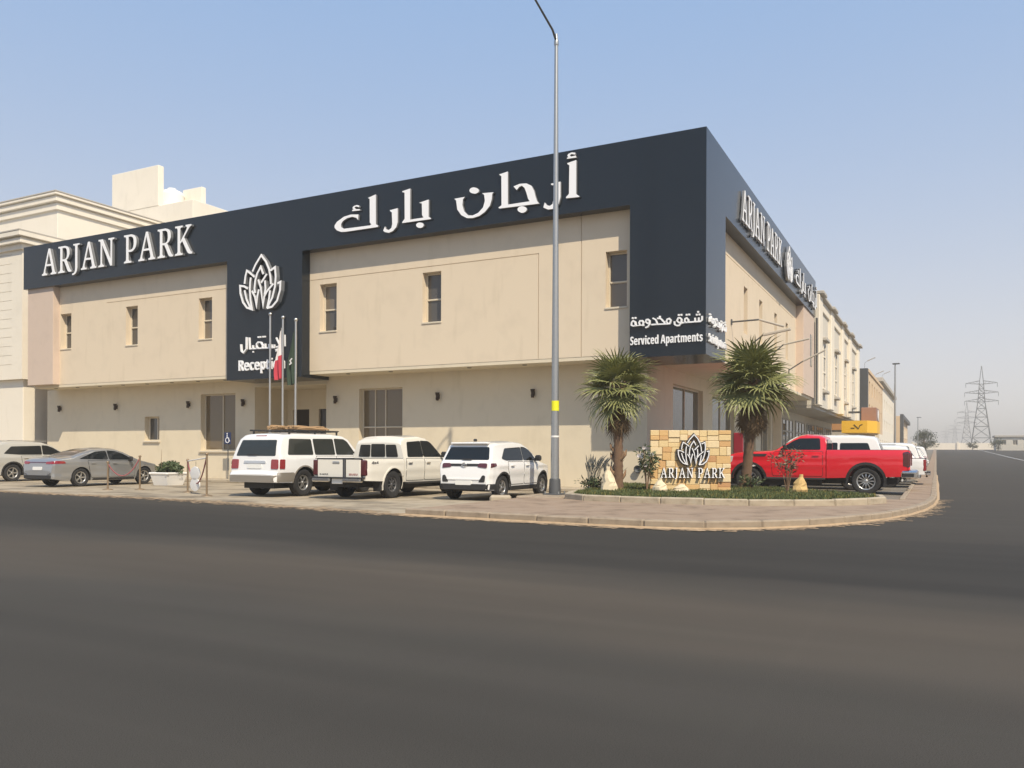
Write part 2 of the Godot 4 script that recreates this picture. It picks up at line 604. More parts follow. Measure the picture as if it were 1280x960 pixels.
func ground() -> void:
	var land := flat([-900, -60, 900, -60, 900, 70, -900, 70], -0.012)
	strip(land, -900, 900, 70, 330, -0.012)
	land.face([at(-900, 2.588, 330), at(900, 2.588, 330), at(900, 2.588, 1900), at(-900, 2.588, 1900)], Vector3.UP)
	struct("ground", land, M.desert)
	var road := flat([-160, -30, 60, -30, 60, 14.6, 24, 14.6, 24, 70, -9.6, 70, -9.6, 15.3, -20, 15.9, -160, 16.2], -0.004)
	strip(road, -9.6, 24, 70, 330, -0.004)
	struct("road", road, M.asphalt)
	var p := [[-160, 16.0], [-40, 15.95], [-26, 15.8], [-19, 15.6], [-14, 14.9], [-9.6, 14.15]]
	var r := RandomNumberGenerator.new()
	r.seed = 4
	var outline := []
	for i in p.size() - 1:
		for k in 14:
			var t := k / 14.0
			outline.append_array([lerpf(p[i][0], p[i + 1][0], t), lerpf(p[i][1], p[i + 1][1], t) + r.randf_range(-0.05, 0.05)])
	outline.append_array([-9.3, 14.1, -9.3, 26.9, -160, 26.9])
	struct("forecourt", flat(outline, 0.0), M.apron)
	var lot := flat([-8.3, 22.5, -0.8, 22.5, -0.8, 70, -8.3, 70], 0.002)
	strip(lot, -8.3, -0.8, 70, 300, 0.002)
	struct("parking_lot", lot, M.lot_asphalt)
	var line := MB.new()
	strip(line, 10.55, 10.72, 40, 300, 0.002)
	struct("lane_line", line, M.plate)
	for k in 9:
		var bay := MB.new()
		var d := 26.9 + k * 3.05
		bay.span(-6.2, -1.3, 0.0, 0.006, -d, -d - 0.12)
		struct("bay_line", bay, M.kerb_pale)
	var side := CORNER_KERB.duplicate()
	side.append_array([0.02, 70, -0.85, 70, -0.85, 23.3, -9.0, 23.3, -9.7, 19.0])
	var pave := slab(inset(side), 0.0, 0.125)
	strip(pave, -0.72, -0.12, 69.85, 300, 0.125)
	struct("pavement", pave, M.paver)
	struct("drift_sand", drift(), M.drift)
	# sand blown off the forecourt thins out over the road and the paving
	var fleck := MB.new()
	var ring := []
	for k in 7:
		var q := TAU * k / 7.0
		var w := 0.5 * (0.65 + 0.35 * sin(k * 2.3))
		ring.append(Vector3(cos(q) * w, 0, sin(q) * w))
	fleck.face(ring, Vector3.UP)
	var spots := []
	for k in 5200:
		var x := r.randf_range(-38.0, -1.0)
		var d := 0.0
		if x < -9.7:
			for i in p.size() - 1:
				if x >= p[i][0] and x <= p[i + 1][0]:
					d = lerpf(p[i][1], p[i + 1][1], (x - p[i][0]) / (p[i + 1][0] - p[i][0]))
			spots.append([x, d + r.randfn() * 0.22 - 0.05])
		else:
			var kk := pv(CORNER_KERB)
			var i := r.randi() % (kk.size() - 1)
			var q := kk[i].lerp(kk[i + 1], r.randf())
			var e := (kk[i + 1] - kk[i]).normalized()
			q += Vector2(e.y, -e.x) * (0.04 + absf(r.randfn()) * 0.14)
			spots.append([q.x, q.y])
	var mm := MultiMesh.new()
	mm.transform_format = MultiMesh.TRANSFORM_3D
	mm.mesh = fleck.mesh()
	mm.instance_count = spots.size()
	for i in spots.size():
		var s := 0.03 + 0.16 * pow(r.randf(), 2.5)
		mm.set_instance_transform(i, Transform3D(Basis(Vector3.UP, r.randf_range(-0.5, 0.5)) * Basis.from_scale(Vector3(s * r.randf_range(1.2, 2.6), 1, s)), at(spots[i][0], 0.0042 + 0.0000006 * i, spots[i][1])))
	var g := MultiMeshInstance3D.new()
	g.multimesh = mm
	g.material_override = M.drift
	g.name = "sand_specks"
	add_child(g)
	g.set_meta("kind", "stuff")
	tag(g, "thin blown sand along the road edge", "sand")
	var walk := MB.new()
	walk.span(-39.7, -9.6, 0.0, 0.12, -26.25, -24.7, 0.02)
	struct("walkway", walk, M.kerb_pale)


# the paving begins behind the kerb stones
func inset(side: Array) -> Array:
	var p := pv(side)
	var o := Geometry2D.offset_polygon(p, -0.14)
	var out := []
	for q in o[0]:
		out.append_array([q.x, q.y])
	return out


# blown sand lying along the gutter
func drift() -> MB:
	var b := MB.new()
	var p := pv(CORNER_KERB)
	var r := RandomNumberGenerator.new()
	r.seed = 12
	p.append(Vector2(0.02, 60))
	var pts := []
	for i in p.size() - 1:
		for k in 8:
			var q := p[i].lerp(p[i + 1], k / 8.0)
			var d := (p[i + 1] - p[i]).normalized()
			pts.append([q, Vector2(d.y, -d.x)])
	for i in pts.size() - 1:
		var w0: float = 0.07 + 0.015 * sin(i * 0.9) + 0.01 * sin(i * 2.3)
		var w1: float = 0.07 + 0.015 * sin((i + 1) * 0.9) + 0.01 * sin((i + 1) * 2.3)
		var a: Vector2 = pts[i][0]
		var c: Vector2 = pts[i + 1][0]
		var a2: Vector2 = a + pts[i][1] * w0
		var c2: Vector2 = c + pts[i + 1][1] * w1
		b.face([at(a.x, 0.03, a.y), at(c.x, 0.03, c.y), at(c2.x, -0.002, c2.y), at(a2.x, -0.002, a2.y)], Vector3.UP)
	return b


func kerb_row(pts: PackedVector2Array, y0: float, y1: float, wide: float, long: float, called: String, material: Material, root: Node3D, tilt := 0.012) -> void:
	var r := RandomNumberGenerator.new()
	r.seed = 99 + pts.size()
	var total := 0.0
	for i in pts.size() - 1:
		total += pts[i].distance_to(pts[i + 1])
	var count := int(ceil(total / long))
	var step := total / count
	var walk := 0.0
	var ends := []
	var seg := 0
	var done := 0.0
	for k in count + 1:
		var want := k * step
		while seg < pts.size() - 2 and done + pts[seg].distance_to(pts[seg + 1]) < want:
			done += pts[seg].distance_to(pts[seg + 1])
			seg += 1
		ends.append(pts[seg] + (pts[seg + 1] - pts[seg]).normalized() * (want - done))
	for k in count:
		var a: Vector2 = ends[k]
		var c: Vector2 = ends[k + 1]
		var d := (c - a).normalized()
		var inw := Vector2(-d.y, d.x)
		var mid := (a + c) / 2.0 + inw * wide / 2.0
		var b := MB.new()
		var yaw := atan2(d.y, d.x)
		b.box(Vector3.ZERO, Vector3(a.distance_to(c) - 0.012, y1 - y0, wide), 0.025)
		var o := obj(called, b, material, root, at(mid.x, (y0 + y1) / 2.0 + r.randf_range(-0.006, 0.006), mid.y) - root.position)
		o.rotation = Vector3(r.randf_range(-tilt, tilt), yaw + r.randf_range(-tilt, tilt), r.randf_range(-tilt, tilt) * 0.4)


func kerbs() -> void:
	var t := thing("street_kerb", "long sandy concrete kerb curving round the pavement corner at the road edge", "kerb", at(-3, 0, 14))
	var p := pv(CORNER_KERB)
	p.append(Vector2(0.02, 62))
	kerb_row(p, -0.05, 0.14, 0.17, 1.05, "kerb_stone", M.kerb, t)
	var far := MB.new()
	for k in 20:
		var d := 62.0 + k * 12.0
		var q := [at(-0.15, rise(d) - 0.1, d), at(0.02, rise(d) - 0.1, d), at(-0.15, rise(d + 12.0) - 0.1, d + 12.0), at(0.02, rise(d + 12.0) - 0.1, d + 12.0)]
		var u := Vector3(0, 0.24, 0)
		far.face([q[0] + u, q[1] + u, q[3] + u, q[2] + u], Vector3.UP)
		far.face([q[1], q[3], q[3] + u, q[1] + u], Vector3.RIGHT)
		far.face([q[0], q[2], q[2] + u, q[0] + u], Vector3.LEFT)
	obj("far_kerb", far, M.kerb, t, -t.position).set_meta("kind", "stuff")
	var back := thing("parking_kerb", "low straight kerb between the side parking bays and the strip along the road", "kerb", at(-0.9, 0, 40))
	var q := PackedVector2Array([Vector2(-0.86, 70), Vector2(-0.86, 23.4)])
	kerb_row(q, -0.05, 0.145, 0.14, 1.6, "kerb_stone", M.kerb, back)
	var bed := thing("planting_bed", "raised bed with pale kerb stones round the grass below the stone sign", "planter", at(-5, 0, 19))
	var e := pv([-9.6, 26.0, -8.75, 20.4, -8.3, 19.0, -7.8, 18.62, -6.0, 18.42, -4.2, 18.5, -2.9, 19.0, -1.9, 19.75, -1.25, 20.6, -1.0, 21.5, -1.15, 22.4, -2.2, 23.6, -4.2, 25.4, -5.6, 26.2])
	kerb_row(e, 0.0, 0.27, 0.16, 1.0, "kerb_stone", M.kerb_pale, bed)
	var soil := slab([-9.45, 26.2, -8.6, 20.5, -8.15, 19.1, -7.7, 18.78, -6.0, 18.58, -4.25, 18.66, -3.0, 19.12, -2.05, 19.85, -1.4, 20.7, -1.15, 21.5, -1.3, 22.3, -2.3, 23.45, -4.3, 25.25, -5.6, 26.05, -8.0, 26.75], 0.0, 0.235)
	obj("soil", soil, M.soil, bed, -bed.position)
	var island := thing("lamp_island", "chipped concrete block in which the galvanised lamp post stands", "kerb", at(-9.3, 0, 20.3))
	var ib := MB.new()
	ib.box(Vector3(0.1, 0.07, 0.2), Vector3(1.3, 0.16, 1.5), 0.04)
	obj("block", ib, M.kerb, island)
	var r2 := MB.new()
	r2.box(Vector3(-0.85, 0.06, 1.2), Vector3(0.55, 0.22, 0.35), 0.05, Basis(Vector3.UP, 0.4))
	obj("broken_piece", r2, M.kerb_pale, island)


# ---------------------------------------------------------------- windows
var panes := 0


func window(parent: Node3D, o: Vector3, r: Vector3, u: Vector3, f: Vector3, w: float, h: float, cols: Array, rows: Array, fm: Material, gm: Material, bar := 0.055, called := "window", shift := Vector3.ZERO) -> MeshInstance3D:
	var b := MB.new()
	var B := Basis(r, u, f)
	var put := func(x0: float, x1: float, y0: float, y1: float, dz: float): b.box(o + r * (x0 + x1) / 2.0 + u * (y0 + y1) / 2.0 + f * dz, Vector3(x1 - x0, y1 - y0, 0.07), 0.008, B)
	put.call(0.0, bar, 0.0, h, 0.0)
	put.call(w - bar, w, 0.0, h, 0.0)
	put.call(bar, w - bar, 0.0, bar, 0.0)
	put.call(bar, w - bar, h - bar, h, 0.0)
	var xs := [bar]
	for c in cols:
		put.call(c * w - bar * 0.45, c * w + bar * 0.45, bar, h - bar, 0.004)
		xs.append_array([c * w - bar * 0.45, c * w + bar * 0.45])
	xs.append(w - bar)
	var ys := [bar]
	for c in rows:
		put.call(bar, w - bar, c * h - bar * 0.5, c * h + bar * 0.5, 0.008)
		ys.append_array([c * h - bar * 0.5, c * h + bar * 0.5])
	ys.append(h - bar)
	var m := obj(called, b, fm, parent, shift)
	for i in range(0, xs.size(), 2):
		for j in range(0, ys.size(), 2):
			var g := MB.new()
			g.box(o + r * (xs[i] + xs[i + 1]) / 2.0 + u * (ys[j] + ys[j + 1]) / 2.0 - f * 0.012, Vector3(xs[i + 1] - xs[i] + 0.01, ys[j + 1] - ys[j] + 0.01, 0.012), 0.0, B)
			panes += 1
			obj("pane", g, M.curtain_glass if gm == M.window_glass and (panes * 7) % 11 < 3 else gm, m)
	return m


# ---------------------------------------------------------------- the corner building
func hotel() -> void:
	var base := at(-22, 0, 27)
	var t := thing("corner_building", "long two storey cream building with navy band along its roofline", "building", base)
	var s := -base
	var F := Vector3.BACK
	var R := Vector3.RIGHT
	var U := Vector3.UP
	# upper wall of the long front, a plane 25.2 m in
	var x0 := -37.06
	var uw := [[-36.98, -36.2, 6.1], [-32.4, -31.62, 6.02], [-27.83, -27.05, 6.02], [-21.27, -20.45, 5.93], [-16.53, -15.74, 5.95], [-9.5, -8.78, 5.95]]
	var holes := []
	for i in uw.size():
		var a: Array = uw[i]
		holes.append([a[0] - x0, a[2] - 4.42, a[1] - x0, 7.76 - 4.42, 0.32])
	for g in [[-33.7, -25.9, 8.03, 8.055], [-21.75, -11.91, 7.95, 7.975], [-11.91, -11.885, 4.42, 7.975], [-10.36, -10.33, 4.42, 9.2]]:
		holes.append([g[0] - x0, g[2] - 4.42, g[1] - x0, g[3] - 4.42, 0.03, true])
	var w := MB.new()
	w.wall(at(x0, 4.42, 25.05), R, U, F, 28.6, 4.9, holes)
	obj("upper_wall", w, M.stucco, t, s)
	for a in uw:
		window(t, at(a[0], a[2], 25.34), R, U, F, a[1] - a[0], 7.76 - a[2], [], [0.47], M.frame, M.window_glass, 0.06, "window", s)
		var sill := MB.new()
		sill.span(a[0] - 0.02, a[1] + 0.02, a[2] - 0.05, a[2] + 0.012, -25.3, -25.02, 0.008)
		obj("window_sill", sill, M.frame, t, s)
	# piers at both far ends
	var pier := MB.new()
	pier.span(-38.97, -37.06, 4.42, 9.3, -26.6, -24.72, 0.01)
	obj("end_pier", pier, M.stucco_pink, t, s)
	var pier2 := MB.new()
	pier2.span(-8.0, -6.2, 4.42, 9.3, -49.6, -45.4, 0.01)
	obj("end_pier", pier2, M.stucco_pink, t, s)
	# upper wall of the side front, a plane at x -6.7
	var sh := []
	var rw := []
	for d in [32.2, 35.3, 38.9, 42.1]:
		sh.append([d - 27.1, 5.9 - 4.42, d - 27.1 + 0.7, 7.7 - 4.42, 0.32])
	sh.append([27.5 - 27.1, 8.25 - 4.42, 44.5 - 27.1, 8.275 - 4.42, 0.03, true])
	var sw := MB.new()
	sw.wall(at(-6.58, 4.42, 27.1), Vector3.FORWARD, U, R, 18.4, 4.9, sh)
	obj("side_upper_wall", sw, M.stucco, t, s)
	for d in [32.2, 35.3, 38.9, 42.1]:
		window(t, at(-6.87, 5.9, d), Vector3.FORWARD, U, R, 0.7, 1.8, [], [0.47], M.frame, M.window_glass, 0.06, "window", s)
	var slit := MB.new()
	slit.span(-6.22, -6.18, 6.1, 7.85, -48.6, -47.95, 0.01)
	obj("window", slit, M.window_glass, t, s)
	# soffit, roof, back and end walls
	var sf := MB.new()
	sf.span(-39.0, -6.3, 4.3, 4.419, -49.6, -25.06)
	obj("soffit", sf, M.stucco_low, t, s)
	var rf := MB.new()
	rf.span(-38.9, -7.2, 9.3, 9.5, -49.5, -25.6)
	obj("roof", rf, M.stucco, t, s)
	var bk := MB.new()
	bk.span(-39.0, -8.0, 0.0, 9.3, -49.9, -49.62)
	bk.span(-39.0, -38.8, 4.42, 9.3, -49.6, -26.62)
	obj("rear_wall", bk, M.stucco, t, s)
	# navy fascia, panels
	var fa := MB.new()
	fa.span(-39.12, -6.14, 9.03, 11.06, -25.6, -24.6)
	obj("front_fascia", fa, M.navy, t, s)
	var fb := MB.new()
	fb.span(-7.2, -6.14, 9.03, 11.06, -49.65, -25.6)
	obj("side_fascia", fb, M.navy, t, s)
	var cp := MB.new()
	cp.span(-8.53, -6.14, 4.25, 9.03, -27.15, -24.6)
	obj("corner_panel", cp, M.navy, t, s)
	var rp := MB.new()
	rp.span(-25.72, -21.77, 4.17, 9.03, -27.4, -24.6)
	obj("reception_panel", rp, M.navy, t, s)
	# low wall behind the overhang
	var lh := []
	var lx := -39.7
	for g in [[-28.96, 1.3, -26.88, 3.8], [-20.25, 1.25, -18.19, 3.77], [-32.57, 1.75, -31.6, 2.87]]:
		lh.append([g[0] - lx, g[1], g[2] - lx, g[3], 0.3])
	lh.append([-25.76 - lx, -0.1, -21.9 - lx, 4.02, 2.0])
	var lw := MB.new()
	lw.wall(at(lx, 0, 26.2), R, U, F, 31.23, 4.3, lh)
	obj("lower_wall", lw, M.stucco_low, t, s)
	window(t, at(-28.96, 1.3, 26.46), R, U, F, 2.08, 2.5, [0.54], [], M.frame, M.sand_reflection_glass, 0.06, "window", s)
	window(t, at(-20.25, 1.25, 26.46), R, U, F, 2.06, 2.52, [0.3, 0.54], [0.4], M.frame, M.sand_reflection_glass, 0.05, "window", s)
	window(t, at(-32.57, 1.75, 26.46), R, U, F, 0.97, 1.12, [0.62], [], M.frame, M.window_glass, 0.07, "window", s)
	for g in [[-32.57, -31.6, 1.75], [-28.96, -26.88, 1.3], [-20.25, -18.19, 1.25]]:
		var sill := MB.new()
		sill.span(g[0] - 0.06, g[1] + 0.06, g[2] - 0.07, g[2] + 0.006, -26.4, -26.12, 0.01)
		obj("window_sill", sill, M.frame, t, s)
	# entrance recess
	var rec := MB.new()
	rec.wall(at(-26.4, 0, 28.2), R, U, F, 5.0, 4.02, [[0.95, 0.12, 1.88, 3.15, 0.2], [2.42, 0.12, 3.3, 3.15, 0.2]])
	obj("entrance_wall", rec, M.stucco_low, t, s)
	var floor := MB.new()
	floor.span(-25.7, -21.95, 0.02, 0.118, -28.18, -26.26)
	obj("entrance_floor", floor, M.kerb_pale, t, s)
	for x in [-25.45, -23.98]:
		var dw := 0.93 if x < -25.0 else 0.88
		var d := MB.new()
		d.span(x, x + dw, 0.12, 3.15, -28.38, -28.3, 0.01)
		var dn := obj("door", d, M.door_dark, t, s)
		var hd := MB.new()
		hd.cyl(at(x + dw - 0.12, 0.9, 28.26), at(x + dw - 0.12, 1.5, 28.26), 0.018, 0.018, 6)
		obj("door_handle", hd, M.bright_steel, dn)
	# side passage at the far left end
	var pas := MB.new()
	pas.span(-44.0, -39.7, 0.0, 4.3, -31.4, -31.0)
	obj("passage_wall", pas, M.stucco_low, t, s)
	var gate := MB.new()
	var arch := PackedVector2Array([Vector2(0, 0), Vector2(1.6, 0), Vector2(1.6, 1.3)])
	for k in 9:
		arch.append(Vector2(0.8 + 0.8 * cos(PI * k / 8.0), 1.35 + 0.55 * sin(PI * k / 8.0)))
	gate.extrude(arch, 0.0, 0.06, Transform3D(Basis(), at(-42.9, 0, 29.0)))
	obj("passage_gate", gate, M.grey_trim, t, s)
	# side front, street level
	var gx := -8.47
	var gh := []
	var gw := [[29.2, 33.5], [35.1, 39.4], [40.9, 44.6], [46.0, 49.0]]
	for g in gw:
		gh.append([g[0] - 26.2, 0.5, g[1] - 26.2, 3.8, 0.25])
	var gl := MB.new()
	gl.wall(at(gx, 0, 26.2), Vector3.FORWARD, U, R, 23.4, 4.3, gh)
	obj("side_lower_wall", gl, M.stucco_low, t, s)
	for g in gw:
		window(t, at(gx - 0.2, 0.5, g[0]), Vector3.FORWARD, U, R, g[1] - g[0], 3.3, [0.5], [], M.frame, M.shop_glass, 0.06, "shop_window", s)
	var pipe := MB.new()
	pipe.cyl(at(-6.08, 4.1, 49.78), at(-6.08, 9.0, 49.78), 0.06, 0.06, 8)
	obj("downpipe", pipe, M.dark_steel, t, s)
	# small lamps sunk under the soffit
	for x in [-37.9, -36.3, -34.7, -33.1, -31.5, -29.9, -28.3, -26.7, -20.2, -18.2, -14.8, -12.6]:
		var dl := MB.new()
		dl.lathe([Vector2(0.0, 4.285), Vector2(0.075, 4.285), Vector2(0.09, 4.301)], 10, Transform3D(Basis(), Vector3(x, 0, -25.45)))
		obj("soffit_light", dl, M.dark, t, s)
	# wall lamps
	var k := 0
	var where := ["at the far left end of the low wall", "left of the small square window", "left of the brown window pair", "between the brown window and the entrance", "right of the entrance recess", "on the wall above the small white hatchback", "on the wall next to the lamp post"]
	for x in [-38.62, -34.48, -29.64, -26.35, -21.36, -16.54, -12.6]:
		var l := thing("wall_lamp", "small brown up and down wall lamp " + where[k], "wall lamp", at(x, 3.36, 26.2), 0.0, "brown lamps along the low wall")
		var body := MB.new()
		body.lathe([Vector2(0.0, -0.15), Vector2(0.055, -0.15), Vector2(0.065, -0.06), Vector2(0.05, 0.0), Vector2(0.075, 0.1), Vector2(0.085, 0.15), Vector2(0.0, 0.15)], 10, Transform3D(Basis(), Vector3(0, 0, 0.12)))
		obj("lamp_shade", body, M.lamp_metal, l)
		var br := MB.new()
		br.box(Vector3(0, 0, 0.035), Vector3(0.08, 0.16, 0.07), 0.01)
		obj("bracket", br, M.lamp_metal, l)
		k += 1
	# arm lamps on the side front
	var arms := [[30.0, -6.14, 6.0, -5.6, 6.02, -4.75, 5.72], [33.5, -6.7, 5.55, -6.1, 5.95, -5.05, 6.12], [38.4, -6.7, 5.7, -6.1, 6.15, -5.0, 6.35], [43.0, -6.7, 5.4, -5.9, 5.85, -4.85, 6.35]]
	var which := ["nearest the building corner, dipping at its tip", "with the thick bar, second from the corner", "third from the corner, rising gently", "farthest along the side front, rising steeply"]
	for i in arms.size():
		var a: Array = arms[i]
		var l := thing("arm_lamp", "grey floodlight arm on the cream side front, " + which[i], "wall lamp", at(-6.58, a[2], a[0]), 0.0, "arm lamps over the side parking")
		var o2 := l.position
		var arm := MB.new()
		arm.tube([at(-6.62, a[2], a[0]) - o2, at(a[3], a[4], a[0]) - o2], [0.03, 0.03], 8)
		obj("arm", arm, M.dark_steel, l)
		var head := MB.new()
		var p0 := at(a[3], a[4], a[0]) - o2
		var p1 := at(a[5], a[6], a[0]) - o2
		var dx := (p1 - p0).normalized()
		head.box((p0 + p1) / 2.0, Vector3(p0.distance_to(p1), 0.07 if i != 1 else 0.1, 0.13), 0.02, Basis(dx, Vector3.BACK.cross(dx).normalized(), Vector3.BACK))
		obj("lamp_head", head, M.grey_trim, l)
		var plate := MB.new()
		plate.box(Vector3(0.02, 0, 0), Vector3(0.04, 0.2, 0.14), 0.01)
		obj("bracket", plate, M.dark_steel, l)


# ---------------------------------------------------------------- neighbours
func cornice(b: MB, x0: float, x1: float, d0: float, d1: float, y: float, steps: Array) -> void:
	# stacked mouldings wider than the wall: [height, reach]
	for k in steps:
		b.span(x0 - k[1], x1 + k[1], y, y + k[0] - 0.004, -d1 - k[1], -d0 + k[1], 0.015)
		y += k[0]


func neighbours() -> void:
	var base := at(-48, 0, 28)
	var s := -base
	var F := Vector3.BACK
	var t := thing("white_villa", "cream white villa with scored upper wall and stepped grey cornices at left edge", "building", base)
	var w := MB.new()
	var grooves := []
	for k in 13:
		grooves.append([0.0, 5.6 - 4.9 + k * 0.46, 20.65, 5.622 - 4.9 + k * 0.46, 0.03, true])
	w.wall(at(-62.0, 4.9, 25.4), Vector3.RIGHT, Vector3.UP, F, 21.5, 6.4, grooves)
	w.span(-62.0, -40.5, 4.86, 4.9, -33.9, -25.4)
	w.face([at(-40.5, 4.9, 25.4), at(-40.5, 11.3, 25.4), at(-40.5, 11.3, 34), at(-40.5, 4.9, 34)], Vector3.RIGHT)
	obj("upper_wall", w, M.white_wall, t, s)
	var c := MB.new()
	cornice(c, -62.0, -40.5, 25.4, 34.0, 11.3, [[0.28, 0.12], [0.22, 0.3], [0.1, 0.2], [0.24, 0.42]])
	obj("lower_cornice", c, M.white_wall, t, s)
	var cc := MB.new()
	cc.span(-62.5, -40.07, 12.14, 12.2, -34.4, -24.96)
	obj("cornice_cap", cc, M.grey_trim, t, s)
	var g := MB.new()
	g.span(-62.0, -40.75, 0.0, 4.86, -34.0, -25.62, 0.02)
	obj("ground_floor", g, M.white_wall, t, s)
	var up := MB.new()
	up.span(-75.0, -50.55, 11.5, 16.85, -58.0, -34.0, 0.02)
	obj("setback_wall", up, M.white_wall, t, s)
	var c2 := MB.new()
	cornice(c2, -75.0, -50.55, 34.0, 58.0, 16.85, [[0.4, 0.14], [0.1, 0.04], [0.3, 0.3], [0.08, 0.22], [0.16, 0.42]])
	obj("upper_cornice", c2, M.white_wall, t, s)
	var cap := MB.new()
	cap.span(-75.5, -50.1, 17.9, 17.97, -58.4, -33.55)
	obj("cornice_cap", cap, M.grey_trim, t, s)
	window(t, at(-44.6, 6.0, 25.35), Vector3.RIGHT, Vector3.UP, F, 1.3, 2.1, [0.5], [], M.grey_trim, M.window_glass, 0.08, "window", s)
	var ledge := MB.new()
	ledge.span(-45.0, -42.6, 5.55, 5.78, -25.4, -25.02, 0.03)
	ledge.span(-44.8, -42.8, 5.36, 5.546, -25.4, -25.14, 0.03)
	obj("window_ledge", ledge, M.grey_trim, t, s)

	var wb := thing("stair_tower", "plain white rooftop stair tower rising behind the navy band", "building", at(-52, 0, 46))
	var s2 := -wb.position
	var b := MB.new()
	b.span(-55.95, -47.3, 0.0, 19.3, -54.0, -42.02, 0.03)
	obj("tower_wall", b, M.white_wall, wb, s2)
	var p1 := MB.new()
	p1.span(-55.95, -50.85, 19.3, 22.3, -42.5, -42.0, 0.03)
	obj("screen_wall", p1, M.white_wall, wb, s2)
	var p2 := MB.new()
	p2.span(-50.6, -48.6, 19.3, 20.95, -44.4, -44.0, 0.03)
	obj("parapet", p2, M.white_wall, wb, s2)
	var tk := thing("water_tank", "round white water tank between white rooftop walls", "tank", at(-50.95, 19.3, 43.3))
	var tm := MB.new()
	var prof := [Vector2(0, 0), Vector2(0.55, 0), Vector2(0.62, 0.1)]
	for k in 5:
		prof.append_array([Vector2(0.66, 0.2 + k * 0.24), Vector2(0.62, 0.32 + k * 0.24)])
	prof.append_array([Vector2(0.55, 1.45), Vector2(0.25, 1.65), Vector2(0.22, 1.75), Vector2(0, 1.75)])
	tm.lathe(prof, 20)
	obj("tank_body", tm, M.white_plastic, tk)
	tk.scale = Vector3(1.35, 0.92, 1.35)

	# ribbed block next along the street
	var rb := thing("ribbed_building", "pale grey three storey block with projecting white ribs and narrow windows", "building", at(-8, 0, 64))
	var s3 := -rb.position
	var body := MB.new()
	body.span(-28.0, -6.16, 4.05, 10.1, -77.6, -49.95, 0.02)
	obj("upper_wall", body, M.grey_panel, rb, s3)
	var lo := MB.new()
	lo.span(-28.0, -8.2, 0.0, 4.0, -77.6, -49.95)
	obj("ground_floor", lo, M.grey_panel, rb, s3)
	var soff := MB.new()
	soff.span(-28.0, -6.3, 3.88, 4.046, -77.6, -49.96)
	obj("soffit", soff, M.grey_trim, rb, s3)
	var cuts := [49.96, 51.4, 56.0, 57.6, 62.8, 64.2, 68.6, 70.2, 76.0, 77.6]
	for i in range(0, cuts.size(), 2):
		var rib := MB.new()
		rib.span(-6.2, -5.94, 4.05, 10.4, -cuts[i + 1], -cuts[i], 0.04)
		obj("rib", rib, M.pale_wall, rb, s3)
	for i in 4:
		var d0: float = cuts[i * 2 + 1]
		var d1: float = cuts[i * 2 + 2]
		var lip := MB.new()
		lip.span(-6.3, -6.06, 9.75, 10.4, -d1, -d0, 0.03)
		obj("parapet", lip, M.pale_wall, rb, s3)
		var mid := (d0 + d1) / 2.0
		window(rb, at(-6.13, 5.2, mid - 0.6), Vector3.FORWARD, Vector3.UP, Vector3.RIGHT, 1.2, 2.9, [], [0.35, 0.68], M.pale_wall, M.window_glass, 0.1, "window", s3)
		var hood := MB.new()
		hood.span(-6.2, -5.88, 8.1, 8.3, -mid - 0.9, -mid + 0.9, 0.03)
		obj("window_hood", hood, M.grey_trim, rb, s3)
		var ld := MB.new()
		ld.span(-6.2, -5.88, 4.93, 5.12, -mid - 0.8, -mid + 0.8, 0.03)
		obj("window_ledge", ld, M.grey_trim, rb, s3)
	for i in 5:
		var capm := MB.new()
		capm.span(-6.7, -5.72, 10.404, 10.6, -cuts[i * 2 + 1] - 0.2, -cuts[i * 2] + (0.2 if i > 0 else 0.0), 0.03)
		obj("rib_cap", capm, M.grey_trim, rb, s3)
		if i < 4:
			var rail := MB.new()
			rail.span(-6.7, -5.86, 10.404, 10.58, -cuts[i * 2 + 2] + 0.204, -cuts[i * 2 + 1] - 0.204, 0.03)
			obj("parapet_cap", rail, M.grey_trim, rb, s3)
	for i in 5:
		var d := 51.0 + i * 5.3
		window(rb, at(-8.15, 0.3, d), Vector3.FORWARD, Vector3.UP, Vector3.RIGHT, 4.0, 3.1, [0.33, 0.66], [0.75], M.grey_trim, M.shop_glass, 0.09, "shop_window", s3)

	# tan block with a dark corner strip
	var tb := thing("tan_building", "tan three storey block with dark vertical strip at its near corner", "building", at(-8, 0, 92))
	var s4 := -tb.position
	var tw := MB.new()
	var th := []
	for i in 6:
		for j in 2:
			th.append([1.5 + i * 3.6, 4.6 - 3.4 + j * 2.1, 2.7 + i * 3.6, 5.8 - 3.4 + j * 2.1, 0.4])
	tw.wall(at(-5.5, 3.4, 80.7), Vector3.FORWARD, Vector3.UP, Vector3.RIGHT, 23.0, 5.2, th)
	tw.span(-24.0, -6.0, 3.4, 8.6, -103.7, -82.0)
	obj("upper_wall", tw, M.tan_wall, tb, s4)
	var ow := MB.new()
	ow.span(-24.0, -6.15, 3.4, 8.75, -80.7, -80.0)
	obj("end_wall", ow, M.orange_wall, tb, s4)
	var dk := MB.new()
	dk.span(-6.146, -5.45, 3.4, 8.9, -80.7, -80.0, 0.02)
	obj("corner_strip", dk, M.dark_steel, tb, s4)
	var tg := MB.new()
	tg.span(-24.0, -7.0, 0.0, 3.396, -103.7, -80.1)
	obj("ground_floor", tg, M.grey_trim, tb, s4)
	var tc := MB.new()
	tc.span(-24.0, -5.4, 8.604, 8.9, -103.7, -80.704, 0.02)
	obj("parapet", tc, M.tan_wall, tb, s4)
	for i in 6:
		for j in 2:
			window(tb, at(-5.8, 4.6 + j * 2.1, 82.2 + i * 3.6), Vector3.FORWARD, Vector3.UP, Vector3.RIGHT, 1.2, 1.2, [0.5], [], M.pale_wall, M.window_glass, 0.08, "window", s4)

